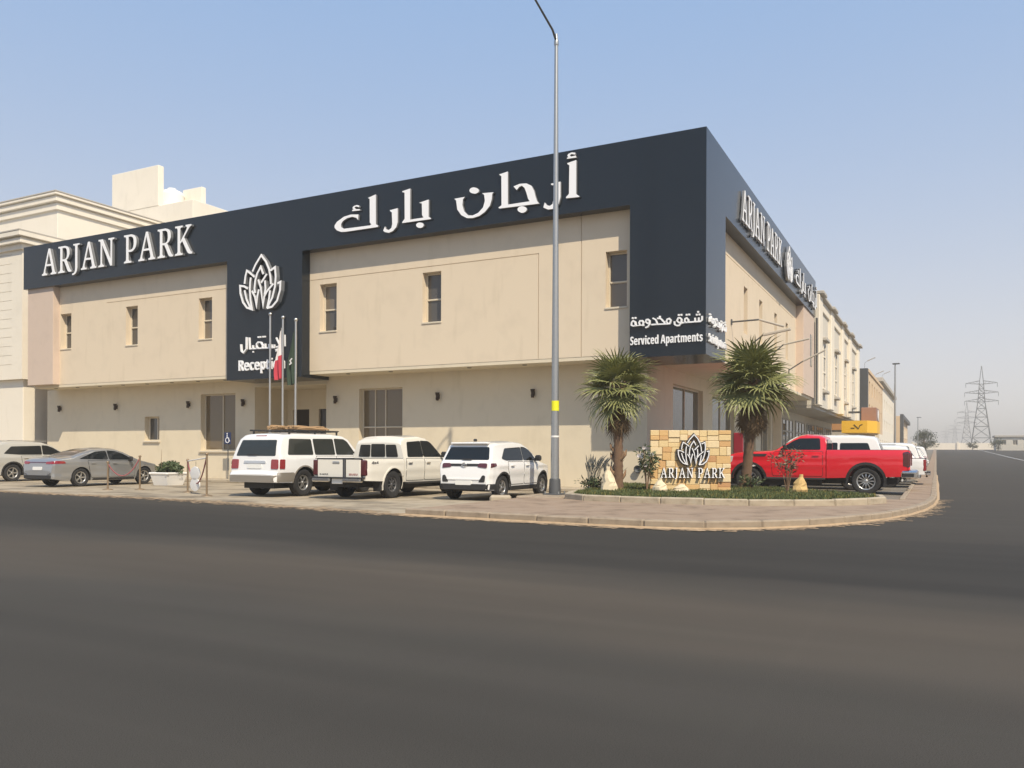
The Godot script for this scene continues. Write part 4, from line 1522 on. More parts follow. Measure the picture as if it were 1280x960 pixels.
	for a in LOTUS:
		var p := pv(a)
		for i in p.size():
			p[i] *= 0.82
		var b := MB.new()
		ribbon(b, p, 0.021, 0.09, 0.105 + 0.003 * LOTUS.find(a))
		obj("petal_line", b, M.letter, l)
	var nm := thing("name_sign", "white serif letters ARJAN PARK on the golden stone wall", "sign", w.position + B * Vector3(-0.84, 0.42, 0.125), turn)
	letters(nm, "ARJAN PARK", serif(), 0.27, 1.74, 0.1, M.letter_back, 0.03, M.letter)


# ---------------------------------------------------------------- vehicles
# x runs forward from between the axles, y up, z to the vehicle's right
class Shape:
	var W := 1.8
	var top := PackedVector2Array()
	var bot := PackedVector2Array()
	var side := PackedVector2Array()
	var plan := PackedVector2Array()
	var rad := PackedVector2Array()
	var n := 2.3
	var arches := []
	var ar := 0.4
	var ay := 0.35
	var x0 := -2.0
	var x1 := 2.0

	static func look(t: PackedVector2Array, x: float) -> float:
		if x <= t[0].x:
			return t[0].y
		for i in range(1, t.size()):
			if x <= t[i].x:
				return lerpf(t[i - 1].y, t[i].y, (x - t[i - 1].x) / maxf(1e-6, t[i].x - t[i - 1].x))
		return t[t.size() - 1].y

	func wide(x: float, y: float) -> float:
		return W / 2.0 * look(side, y) * look(plan, x)

	func hw(x: float, y: float) -> float:
		if x < x0 or x > x1:
			return -1.0
		var t := look(top, x)
		if y > t:
			return -1.0
		var r := look(rad, x)
		var h := wide(x, y)
		if y > t - r:
			var s := (y - t + r) / r
			h *= pow(maxf(0.0, 1.0 - pow(s, n)), 1.0 / n)
		return h

	func low(x: float) -> float:
		var b := look(bot, x)
		for a in arches:
			var d: float = absf(x - a)
			if d < ar:
				b = maxf(b, ay + sqrt(ar * ar - d * d))
		return b

	func body(b: MB, under: MB) -> void:
		var xs := []
		var x := x0
		while x < x1:
			xs.append(x)
			x += 0.05
		xs.append(x1)
		for t in [top, plan]:
			for p in t:
				if p.x > x0 and p.x < x1:
					xs.append(p.x)
		for a in arches:
			for k in 13:
				var q: float = a + ar * cos(PI * k / 12.0) * 0.9999
				if q > x0 and q < x1:
					xs.append(q)
		xs.sort()
		var keep := [xs[0]]
		for q in xs:
			if q - keep[keep.size() - 1] > 0.006:
				keep.append(q)
		var rows := []
		var bl := []
		var br := []
		for q in keep:
			var t := look(top, q)
			var r := look(rad, q)
			var lo := minf(low(q), t - r - 0.01)
			var half := []
			for j in 21:
				var y := lerpf(lo, t - r, j / 20.0)
				half.append(Vector3(q, y, wide(q, y)))
			for j in range(1, 9):
				var th := PI / 2 * j / 8.0
				var s := pow(sin(th), 2.0 / n)
				var y := t - r + r * s
				half.append(Vector3(q, y, wide(q, y) * pow(cos(th), 2.0 / n) if j < 8 else 0.0))
			var row := PackedVector3Array()
			for v in half:
				row.append(v)
			for j in range(half.size() - 2, -1, -1):
				row.append(half[j] * Vector3(1, 1, -1))
			rows.append(row)
			bl.append(row[0])
			br.append(row[row.size() - 1])
		b.grid(rows, false, true)
		for e in [0, rows.size() - 1]:
			var f := []
			for v in rows[e]:
				f.append(v)
			var mid := Vector3(f[0].x, (f[0].y + f[20].y) / 2.0, 0)
			for i in f.size() - 1:
				b.face([mid, f[i], f[i + 1]], Vector3(-1 if e == 0 else 1, 0, 0))
			b.face([mid, f[f.size() - 1], f[0]], Vector3(-1 if e == 0 else 1, 0, 0))
		for i in bl.size() - 1:
			under.face([bl[i], bl[i + 1], br[i + 1], br[i]], Vector3.DOWN)

	# axis: 0 right side (x, y), 1 left side (x, y), 2 rear (z, y), 3 front (z, y), 4 from above (x, z)
	func onto(axis: int, a: float, c: float) -> Vector3:
		if axis == 0:
			return Vector3(a, c, maxf(hw(a, c), 0.0))
		if axis == 1:
			return Vector3(a, c, -maxf(hw(a, c), 0.0))
		if axis == 4:
			var t := look(top, a)
			var lo := t - look(rad, a)
			var hi := t
			for i in 14:
				var m := (lo + hi) / 2.0
				if hw(a, m) >= absf(c):
					lo = m
				else:
					hi = m
			return Vector3(a, lo, c)
		var dir := 1.0 if axis == 2 else -1.0
		var x := x0 if axis == 2 else x1
		var far := x
		for i in 80:
			if hw(x, c) >= absf(a):
				break
			far = x
			x += dir * 0.03
		for i in 10:
			var m := (x + far) / 2.0
			if hw(m, c) >= absf(a):
				x = m
			else:
				far = m
		return Vector3(x, c, a)

	const OUT := [Vector3(0, 0, 1), Vector3(0, 0, -1), Vector3(-1, 0, 0), Vector3(1, 0, 0), Vector3(0, 1, 0)]

	# a piece of skin lying `off` proud of the body inside an outline, with turned-in edges
	func skin(b: MB, poly: PackedVector2Array, axis: int, off: float, cell := 0.13) -> void:
		if Geometry2D.is_polygon_clockwise(poly):
			poly.reverse()
		var lo := poly[0]
		var hi := poly[0]
		for p in poly:
			lo = lo.min(p)
			hi = hi.max(p)
		var o: Vector3 = OUT[axis] * off
		var nx := int(ceil((hi.x - lo.x) / cell))
		var ny := int(ceil((hi.y - lo.y) / cell))
		for i in nx:
			for j in ny:
				var q0 := lo + Vector2(i * cell, j * cell)
				var q1 := q0 + Vector2(cell, cell)
				for piece in Geometry2D.intersect_polygons(poly, PackedVector2Array([q0, Vector2(q1.x, q0.y), q1, Vector2(q0.x, q1.y)])):
					var t := Geometry2D.triangulate_polygon(piece)
					for k in range(0, t.size(), 3):
						var pts := []
						var nrm := []
						for m in 3:
							var u: Vector2 = piece[t[k + m]]
							var at := onto(axis, u.x, u.y)
							var e := 0.012
							var nn := (onto(axis, u.x + e, u.y) - onto(axis, u.x - e, u.y)).cross(onto(axis, u.x, u.y + e) - onto(axis, u.x, u.y - e))
							nn = nn.normalized()
							if nn.dot(OUT[axis]) < 0:
								nn = -nn
							pts.append(at + o)
							nrm.append(nn)
						b.trin(pts[0], pts[1], pts[2], nrm[0], nrm[1], nrm[2])
		for i in poly.size():
			var p := poly[i]
			var q := poly[(i + 1) % poly.size()]
			var steps := maxi(1, int(ceil(p.distance_to(q) / cell)))
			var mid := Vector3.ZERO
			for k in steps:
				var u := p.lerp(q, k / float(steps))
				var w := p.lerp(q, (k + 1) / float(steps))
				var a := onto(axis, u.x, u.y)
				var c := onto(axis, w.x, w.y)
				b.quad(a + o, c + o, c - o * 0.6, a - o * 0.6)


func rounded(p: PackedVector2Array, r: float) -> PackedVector2Array:
	var o := PackedVector2Array()
	for i in p.size():
		var a := p[(i - 1 + p.size()) % p.size()]
		var c := p[i]
		var d := p[(i + 1) % p.size()]
		var ra := minf(r, c.distance_to(a) * 0.45)
		var rd := minf(r, c.distance_to(d) * 0.45)
		var s := c + (a - c).normalized() * ra
		var e := c + (d - c).normalized() * rd
		for k in 4:
			var t := k / 3.0
			o.append(s.lerp(c, t).lerp(c.lerp(e, t), t))
	return o


func wheel(R: float, rim: float, w: float, spokes: int, face_mat: String) -> Node3D:
	var key := "%s %s %s %s %s" % [R, rim, w, spokes, face_mat]
	if wheels.has(key):
		return wheels[key]
	var t := Node3D.new()
	# axle along z, outer face at +z
	var X := Transform3D(Basis(Vector3.RIGHT, PI / 2), Vector3.ZERO)
	var tb := MB.new()
	var h := w / 2.0
	tb.lathe([Vector2(rim, -h * 0.7), Vector2(rim + 0.02, -h * 0.92), Vector2(R * 0.9, -h), Vector2(R - 0.012, -h * 0.86), Vector2(R, -h * 0.6), Vector2(R, h * 0.6), Vector2(R - 0.012, h * 0.86), Vector2(R * 0.9, h), Vector2(rim + 0.02, h * 0.92), Vector2(rim, h * 0.7)], 36, X)
	for k in 3:
		var y := (k - 1) * h * 0.45
		tb.lathe([Vector2(R + 0.001, y - h * 0.15), Vector2(R + 0.007, y - h * 0.12), Vector2(R + 0.007, y + h * 0.12), Vector2(R + 0.001, y + h * 0.15)], 36, X)
	obj("tyre", tb, M.tyre, t)
	var rb := MB.new()
	rb.lathe([Vector2(rim, -h * 0.75), Vector2(rim - 0.03, -h * 0.6), Vector2(rim - 0.04, h * 0.55), Vector2(rim - 0.022, h * 0.66), Vector2(rim - 0.004, h * 0.72), Vector2(rim + 0.006, h * 0.66)], 36, X)
	var mix := 2 if spokes > 6 else 1
	for k in spokes:
		var a := TAU * k / spokes
		var d := Vector3(cos(a), sin(a), 0)
		var e := Vector3(-sin(a), cos(a), 0)
		var sw := rim * (0.95 / spokes)
		var p := []
		for q in [[0.16, 0.55, 0.6], [rim / rim * 0.55, 0.62, 0.5], [0.93, 0.5, 0.75]]:
			p.append([d * rim * q[0], h * q[1], sw * q[2]])
		for i in 2:
			var a0: Vector3 = p[i][0] + Vector3(0, 0, p[i][1])
			var a1: Vector3 = p[i + 1][0] + Vector3(0, 0, p[i + 1][1])
			var e0: Vector3 = e * p[i][2]
			var e1: Vector3 = e * p[i + 1][2]
			var back := Vector3(0, 0, -0.035)
			rb.face([a0 - e0, a0 + e0, a1 + e1, a1 - e1], Vector3.BACK)
			rb.face([a0 - e0, a1 - e1, a1 - e1 * 1.2 + back, a0 - e0 * 1.2 + back], -e)
			rb.face([a0 + e0, a1 + e1, a1 + e1 * 1.2 + back, a0 + e0 * 1.2 + back], e)
	rb.lathe([Vector2(0.0, h * 0.66), Vector2(rim * 0.15, h * 0.64), Vector2(rim * 0.21, h * 0.52), Vector2(rim * 0.22, h * 0.3)], 18, X)
	obj("rim", rb, M[face_mat], t)
	var disc := MB.new()
	disc.lathe([Vector2(0.0, h * 0.05), Vector2(rim - 0.03, h * 0.05), Vector2(rim - 0.03, -h * 0.2)], 24, X)
	obj("brake_disc", disc, M.rim_dark, t)
	wheels[key] = t
	return t


func vehicle(called: String, label: String, category: String, s: Dictionary, place: Vector3, turn: float) -> Node3D:
	var t := thing(called, label, category, place, turn)
	var h := Shape.new()
	h.W = s.W
	h.top = pv(s.top)
	h.bot = pv(s.bot)
	h.side = pv(s.side)
	h.plan = pv(s.plan)
	h.rad = pv(s.rad)
	h.n = s.get("n", 2.3)
	h.arches = s.axles
	h.ar = s.R + s.get("gap", 0.06)
	h.ay = s.R
	h.x0 = s.top[0]
	h.x1 = s.top[s.top.size() - 2]
	var paint: Material = M[s.paint]
	var b := MB.new()
	var u := MB.new()
	h.body(b, u)
	obj("body", b, paint, t)
	u.span(h.x0 + 0.3, h.x1 - 0.3, 0.24, 0.5, -s.W * 0.3, s.W * 0.3)
	obj("underbody", u, M.trim_black, t)
	for ax in s.axles:
		for sd in [1, -1]:
			var w: Node3D = wheel(s.R, s.rim, s.get("tw", 0.23), s.get("spokes", 5), s.get("rim_mat", "rim_silver")).duplicate()
			w.name = "wheel" if not t.has_meta("w") else "wheel_%03d" % t.get_meta("w")
			t.set_meta("w", t.get_meta("w", 0) + 1)
			t.add_child(w, true)
			w.position = Vector3(ax, s.R, sd * (s.W / 2.0 - s.get("tw", 0.23) / 2.0 - s.get("tuck", 0.03)))
			if sd < 0:
				w.rotation.y = PI
	for sd in [0, 1]:
		for p in s.get("doors", []):
			var m := MB.new()
			h.skin(m, rounded(pv(p), 0.05), sd, 0.009)
			var door := obj("door", m, paint, t)
			var gap := MB.new()
			var wide := Geometry2D.offset_polygon(rounded(pv(p), 0.05), 0.014)
			h.skin(gap, wide[0], sd, 0.003)
			obj("door_gap", gap, M.trim_black, door)
		for p in s.get("glass", []):
			var m := MB.new()
			h.skin(m, rounded(pv(p), 0.05), sd, 0.011, 0.1)
			obj("side_window", m, M[s.get("glass_mat", "car_glass")], t)
		for p in s.get("handles", []):
			var m := MB.new()
			var q := h.onto(sd, p[0], p[1])
			m.box(q + Vector3(0, 0, 0.03 if sd == 0 else -0.03), Vector3(0.2, 0.035, 0.035), 0.012)
			obj("door_handle", m, M[s.get("handle_mat", s.paint)], t)
		for e in s.get("side_skins", []):
			var m := MB.new()
			h.skin(m, rounded(pv(e[1]), e[4] if e.size() > 4 else 0.03), sd, e[3])
			obj(e[0], m, M[e[2]], t)
		if s.has("arch_trim"):
			for ax in s.axles:
				if ax < h.x0:
					continue
				var ring := PackedVector2Array()
				var lo: float = Shape.look(h.bot, ax) - h.ay
				var a0 := asin(clampf(lo / h.ar, -0.9, 0.9))
				for k in 15:
					var a := lerpf(a0, PI - a0, k / 14.0)
					ring.append(Vector2(ax + cos(a) * (h.ar + s.arch_trim), h.ay + sin(a) * (h.ar + s.arch_trim)))
				for k in 15:
					var a := lerpf(PI - a0, a0, k / 14.0)
					ring.append(Vector2(ax + cos(a) * (h.ar + 0.004), h.ay + sin(a) * (h.ar + 0.004)))
				var m := MB.new()
				h.skin(m, ring, sd, 0.014)
				obj("wheel_arch", m, M[s.get("arch_mat", "trim_black")], t)
		if s.has("mirror"):
			var m := MB.new()
			var sg := 1.0 if sd == 0 else -1.0
			var q: Array = s.mirror
			var z := h.hw(q[0], q[1] - 0.05)
			m.box(Vector3(q[0], q[1], (z + 0.15) * sg), Vector3(0.1, 0.17, 0.2), 0.04)
			m.box(Vector3(q[0] + 0.02, q[1] - 0.06, (z + 0.02) * sg), Vector3(0.06, 0.05, 0.12), 0.015)
			obj("mirror", m, M[s.get("mirror_mat", "trim_black")], t)
	for e in s.get("rear_skins", []):
		for sg in ([1, -1] if e.size() > 4 and e[4] else [1]):
			var p := pv(e[1])
			if sg < 0:
				for i in p.size():
					p[i].x = -p[i].x
			var m := MB.new()
			h.skin(m, rounded(p, 0.04), 2, e[3], 0.1)
			obj(e[0], m, M[e[2]], t)
	for e in s.get("front_skins", []):
		for sg in ([1, -1] if e.size() > 4 and e[4] else [1]):
			var p := pv(e[1])
			if sg < 0:
				for i in p.size():
					p[i].x = -p[i].x
			var m := MB.new()
			h.skin(m, rounded(p, 0.03), 3, e[3], 0.1)
			obj(e[0], m, M[e[2]], t)
	for e in s.get("top_skins", []):
		var m := MB.new()
		h.skin(m, rounded(pv(e[1]), 0.08), 4, e[3], 0.12)
		obj(e[0], m, M[e[2]], t)
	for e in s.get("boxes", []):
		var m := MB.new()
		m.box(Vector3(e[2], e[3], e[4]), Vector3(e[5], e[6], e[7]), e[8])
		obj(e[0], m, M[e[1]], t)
	return t


# open load bed behind a cab
func cargo_bed(t: Node3D, s: Dictionary, x0: float, x1: float, rail: float, floor_y: float, paint: Material) -> void:
	var h := Shape.new()
	h.W = s.W
	h.bot = pv(s.bot)
	h.side = pv(s.side)
	h.plan = pv(s.plan)
	h.top = pv([x0, rail + 0.3, x1, rail + 0.3])
	h.rad = pv([x0, 0.1])
	h.arches = s.axles
	h.ar = s.R + s.get("gap", 0.06)
	h.ay = s.R
	h.x0 = x0
	h.x1 = x1
	for sd in ([0, 1] if s.has("arch_trim") else []):
		var ring := PackedVector2Array()
		for e in [[s.arch_trim, 1.0], [0.004, -1.0]]:
			for k in 17:
				var q := -0.3 + (PI + 0.6) * k / 16.0
				if e[1] < 0:
					q = PI - q
				ring.append(Vector2(s.axles[0] + cos(q) * (h.ar + e[0]), h.ay + sin(q) * (h.ar + e[0])))
		var m := MB.new()
		h.skin(m, ring, sd, 0.014)
		obj("wheel_arch", m, M[s.get("arch_mat", "trim_black")], t)
	var xs := []
	for k in 25:
		xs.append(lerpf(x0, x1, k / 24.0))
	for k in 15:
		xs.append(s.axles[0] + h.ar * cos(PI * k / 14.0) * 0.9999)
	xs.sort()
	for sg in [1, -1]:
		var outer := []
		var inner := []
		for x in xs:
			if x < x0 or x > x1:
				continue
			var a := PackedVector3Array()
			var lo := h.low(x)
			for j in 9:
				var y := lerpf(lo, rail, j / 8.0)
				a.append(Vector3(x, y, h.wide(x, y) * sg))
			outer.append(a)
			var z := h.wide(x, rail)
			inner.append(PackedVector3Array([Vector3(x, rail, z * sg), Vector3(x, rail + 0.012, (z - 0.02) * sg), Vector3(x, rail + 0.012, (z - 0.07) * sg), Vector3(x, rail - 0.02, (z - 0.08) * sg), Vector3(x, floor_y, (z - 0.08) * sg)]))
		var b := MB.new()
		b.grid(outer, false, sg > 0)
		for e in [0, outer.size() - 1]:
			var f := []
			for v in outer[e]:
				f.append(v)
			var zz: float = outer[e][8].z - 0.08 * sg
			f.append(Vector3(outer[e][0].x, rail, zz))
			f.append(Vector3(outer[e][0].x, outer[e][0].y, zz))
			b.face(f, Vector3(-1 if e == 0 else 1, 0, 0))
		obj("bed_side", b, paint, t)
		var r := MB.new()
		r.grid(inner, false, sg > 0)
		obj("bed_rail", r, M.trim_black, t)
	var fl := MB.new()
	var zf := h.wide(x0 + 0.4, rail) - 0.07
	fl.span(x0 + 0.04, x1, floor_y - 0.05, floor_y, -zf, zf)
	fl.span(x1 - 0.05, x1, floor_y, rail - 0.02, -zf, zf)
	fl.span(x0 + 0.3, x1, 0.32, 0.5, -0.4, 0.4)
	obj("bed_floor", fl, M.trim_black, t)


func spec_wagon() -> Dictionary:
	return {"W": 1.9, "paint": "paint_white", "axles": [-1.425, 1.425], "R": 0.395, "rim": 0.225, "tw": 0.27, "spokes": 6, "n": 2.5, "gap": 0.065,
		"top": [-2.58, 0.66, -2.52, 0.72, -2.46, 0.76, -2.43, 1.12, -2.33, 1.45, -2.22, 1.71, -2.1, 1.8, -1.6, 1.85, 0.0, 1.86, 0.5, 1.82, 0.72, 1.73, 1.2, 1.2, 1.32, 1.14, 2.0, 1.07, 2.2, 0.98, 2.3, 0.75],
		"bot": [-2.58, 0.42, -1.9, 0.40, 2.3, 0.40],
		"side": [0.3, 0.95, 0.5, 0.985, 0.8, 1.0, 1.1, 0.985, 1.17, 0.955, 1.6, 0.85, 1.9, 0.77],
		"plan": [-2.58, 0.88, -2.5, 0.94, -2.3, 0.975, -1.8, 1.0, 1.6, 1.0, 2.1, 0.93, 2.3, 0.78],
		"rad": [-2.58, 0.05, -2.44, 0.07, -2.2, 0.09, 0.5, 0.1, 1.2, 0.07, 2.3, 0.1],
		"doors": [[-0.92, 0.5, -0.02, 0.5, -0.02, 1.15, -0.92, 1.15], [0.0, 0.5, 0.92, 0.5, 0.98, 1.14, 0.0, 1.15]],
		"glass": [[-2.08, 1.2, -1.02, 1.2, -1.02, 1.66, -1.93, 1.66], [-0.94, 1.2, -0.03, 1.2, -0.03, 1.68, -0.94, 1.67], [0.03, 1.2, 0.97, 1.2, 0.64, 1.6, 0.48, 1.68, 0.03, 1.69]], "glass_mat": "car_glass_clear",
		"handles": [[-0.75, 1.06], [0.17, 1.06]],
		"mirror": [0.85, 1.27], "mirror_mat": "paint_white", "arch_trim": 0.045, "arch_mat": "paint_taupe",
		"side_skins": [["lower_cladding", [-0.9, 0.42, 0.92, 0.42, 0.92, 0.6, -0.9, 0.6], "paint_taupe", 0.018], ["lower_cladding", [-2.5, 0.44, -1.95, 0.44, -1.86, 0.66, -1.9, 0.7, -2.5, 0.7], "paint_taupe", 0.018], ["tail_lamp", [-2.43, 0.8, -2.24, 0.8, -2.22, 1.07, -2.4, 1.07], "lamp_red", 0.014], ["body_moulding", [-0.88, 0.66, 0.9, 0.66, 0.9, 0.73, -0.88, 0.73], "trim_black", 0.016, 0.01]],
		"rear_skins": [["rear_window", [-0.74, 1.17, 0.74, 1.17, 0.65, 1.62, -0.65, 1.62], "car_glass_clear", 0.012], ["tail_lamp", [0.62, 0.8, 0.89, 0.8, 0.87, 1.07, 0.62, 1.07], "lamp_red", 0.02, true], ["rear_bumper", [-0.9, 0.43, 0.9, 0.43, 0.9, 0.62, -0.9, 0.62], "paint_taupe", 0.04], ["plate_garnish", [-0.42, 0.96, 0.42, 0.96, 0.4, 1.03, -0.4, 1.03], "chrome", 0.02], ["number_plate", [-0.27, 0.81, 0.27, 0.81, 0.27, 0.93, -0.27, 0.93], "plate", 0.018]],
		"boxes": [["high_brake_lamp", "lamp_red", -2.17, 1.735, 0.0, 0.06, 0.035, 0.4, 0.01], ["rear_wiper", "trim_black", -2.44, 1.2, -0.1, 0.03, 0.03, 0.34, 0.01]]}


func spec_pickup() -> Dictionary:
	return {"W": 1.86, "paint": "paint_cream", "axles": [-1.55, 1.55], "R": 0.385, "rim": 0.21, "tw": 0.25, "spokes": 8, "rim_mat": "rim_grey", "n": 2.4, "gap": 0.07,
		"top": [-1.04, 1.56, -1.0, 1.66, -0.8, 1.75, 0.0, 1.79, 0.3, 1.76, 0.5, 1.68, 1.12, 1.17, 1.25, 1.12, 2.05, 1.03, 2.28, 0.88, 2.4, 0.6],
		"bot": [-2.78, 0.52, -1.0, 0.44, 2.4, 0.4],
		"side": [0.3, 0.93, 0.5, 0.975, 0.66, 0.982, 0.76, 1.0, 0.92, 0.992, 1.0, 1.0, 1.06, 0.985, 1.13, 0.955, 1.5, 0.84, 1.8, 0.75],
		"plan": [-2.78, 0.95, -2.6, 0.985, -2.2, 1.0, 1.6, 1.0, 2.1, 0.93, 2.4, 0.76],
		"rad": [-1.04, 0.08, 0.5, 0.1, 1.2, 0.07, 2.4, 0.1],
		"doors": [[-0.94, 0.48, -0.03, 0.48, -0.03, 1.1, -0.94, 1.1], [0.0, 0.48, 1.06, 0.48, 1.08, 1.08, 0.0, 1.1]],
		"glass": [[-0.84, 1.15, -0.03, 1.15, -0.03, 1.62, -0.72, 1.58], [-0.01, 1.15, 1.0, 1.15, 0.56, 1.55, 0.4, 1.62, -0.01, 1.63]],
		"handles": [[-0.78, 0.98], [0.16, 0.98]], "handle_mat": "chrome",
		"mirror": [0.9, 1.22], "arch_trim": 0.05,  "arch_mat": "paint_cream",
		"side_skins": [],
		"rear_skins": [["rear_window", [-0.7, 1.15, -0.29, 1.15, -0.27, 1.5, -0.62, 1.5], "car_glass", 0.012], ["rear_window", [-0.25, 1.15, 0.25, 1.15, 0.24, 1.52, -0.24, 1.52], "car_glass", 0.012], ["rear_window", [0.29, 1.15, 0.7, 1.15, 0.62, 1.5, 0.27, 1.5], "car_glass", 0.012]],
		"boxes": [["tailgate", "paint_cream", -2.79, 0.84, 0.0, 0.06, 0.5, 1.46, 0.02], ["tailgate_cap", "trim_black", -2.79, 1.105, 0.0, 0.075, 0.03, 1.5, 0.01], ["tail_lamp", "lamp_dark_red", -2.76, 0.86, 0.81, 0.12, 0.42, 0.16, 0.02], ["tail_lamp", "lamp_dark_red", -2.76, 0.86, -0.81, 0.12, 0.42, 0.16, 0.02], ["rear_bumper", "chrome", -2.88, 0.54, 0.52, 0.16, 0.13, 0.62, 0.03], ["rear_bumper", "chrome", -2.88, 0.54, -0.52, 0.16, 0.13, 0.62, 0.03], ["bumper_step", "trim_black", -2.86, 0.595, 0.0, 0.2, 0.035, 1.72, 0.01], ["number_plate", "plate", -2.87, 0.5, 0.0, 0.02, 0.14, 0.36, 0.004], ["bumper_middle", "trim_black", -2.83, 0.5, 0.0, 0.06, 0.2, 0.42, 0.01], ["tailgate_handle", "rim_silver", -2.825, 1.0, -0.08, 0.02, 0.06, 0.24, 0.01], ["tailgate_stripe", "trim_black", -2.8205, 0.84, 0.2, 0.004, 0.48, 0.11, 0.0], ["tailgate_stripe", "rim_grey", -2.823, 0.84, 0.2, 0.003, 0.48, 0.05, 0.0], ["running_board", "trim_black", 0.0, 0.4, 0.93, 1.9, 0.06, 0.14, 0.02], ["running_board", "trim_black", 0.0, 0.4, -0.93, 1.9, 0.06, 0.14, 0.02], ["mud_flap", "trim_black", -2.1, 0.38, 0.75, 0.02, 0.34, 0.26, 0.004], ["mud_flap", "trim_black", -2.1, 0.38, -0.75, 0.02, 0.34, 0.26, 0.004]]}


func spec_hatch() -> Dictionary:
	return {"W": 1.7, "paint": "paint_white", "axles": [-1.2625, 1.2625], "R": 0.335, "rim": 0.2, "tw": 0.21, "spokes": 5, "n": 2.4, "gap": 0.055,
		"top": [-1.99, 0.56, -1.97, 0.72, -1.93, 0.9, -1.9, 1.02, -1.82, 1.12, -1.64, 1.44, -1.6, 1.53, -1.3, 1.58, -0.3, 1.62, 0.1, 1.6, 0.4, 1.5, 0.95, 1.12, 1.05, 1.06, 1.7, 0.97, 1.9, 0.85, 1.98, 0.6],
		"bot": [-1.99, 0.3, -1.6, 0.26, 1.98, 0.24],
		"side": [0.25, 0.94, 0.42, 0.975, 0.58, 0.97, 0.7, 0.995, 0.84, 0.985, 0.92, 1.0, 0.98, 0.985, 1.05, 0.95, 1.4, 0.84, 1.6, 0.76],
		"plan": [-1.99, 0.84, -1.93, 0.91, -1.8, 0.955, -1.5, 0.99, -1.2, 1.0, 1.2, 1.0, 1.7, 0.92, 1.98, 0.72],
		"rad": [-1.99, 0.06, -1.6, 0.08, 0.4, 0.09, 1.0, 0.06, 1.98, 0.1],
		"doors": [[-0.82, 0.42, -0.05, 0.42, -0.05, 1.03, -0.99, 1.03, -0.98, 0.8], [-0.02, 0.42, 0.82, 0.42, 0.86, 1.0, -0.02, 1.03]],
		"glass": [[-1.3, 1.12, -1.06, 1.07, -0.05, 1.07, -0.05, 1.44, -1.02, 1.4], [-0.02, 1.07, 0.82, 1.07, 0.4, 1.38, 0.2, 1.44, -0.02, 1.45]],
		"handles": [[-0.78, 0.93], [0.14, 0.93]],
		"mirror": [0.66, 1.13], "arch_trim": 0.05,
		"side_skins": [["lower_cladding", [-0.8, 0.25, 0.8, 0.25, 0.8, 0.37, -0.8, 0.37], "trim_black", 0.016], ["lower_cladding", [-1.985, 0.3, -1.66, 0.3, -1.64, 0.45, -1.985, 0.45], "trim_black", 0.014], ["tail_lamp", [-1.9, 0.88, -1.64, 0.93, -1.66, 1.0, -1.88, 1.0], "lamp_dark_red", 0.012]],
		"rear_skins": [["rear_window", [-0.69, 1.09, 0.69, 1.09, 0.6, 1.43, -0.6, 1.43], "car_glass", 0.012], ["tail_lamp", [0.4, 0.9, 0.69, 0.87, 0.68, 1.0, 0.44, 1.0], "lamp_dark_red", 0.02, true], ["tail_garnish", [-0.5, 0.92, 0.5, 0.92, 0.5, 0.985, -0.5, 0.985], "trim_black", 0.013], ["rear_bumper", [-0.69, 0.3, 0.69, 0.3, 0.7, 0.45, -0.7, 0.45], "trim_black", 0.014], ["bumper_vent", [0.46, 0.5, 0.65, 0.5, 0.66, 0.67, 0.58, 0.69], "trim_black", 0.013, true], ["number_plate", [-0.25, 0.42, 0.25, 0.42, 0.25, 0.54, -0.25, 0.54], "plate", 0.022], ["bumper_crease", [-0.5, 0.56, 0.5, 0.56, 0.52, 0.59, -0.52, 0.59], "paint_white", 0.02]],
		"boxes": [["roof_antenna", "trim_black", -1.35, 1.62, 0.0, 0.16, 0.07, 0.05, 0.02], ["rear_wiper", "trim_black", -1.88, 1.1, 0.05, 0.03, 0.03, 0.3, 0.01], ["roof_spoiler", "paint_white", -1.62, 1.53, 0.0, 0.16, 0.05, 1.16, 0.02]]}


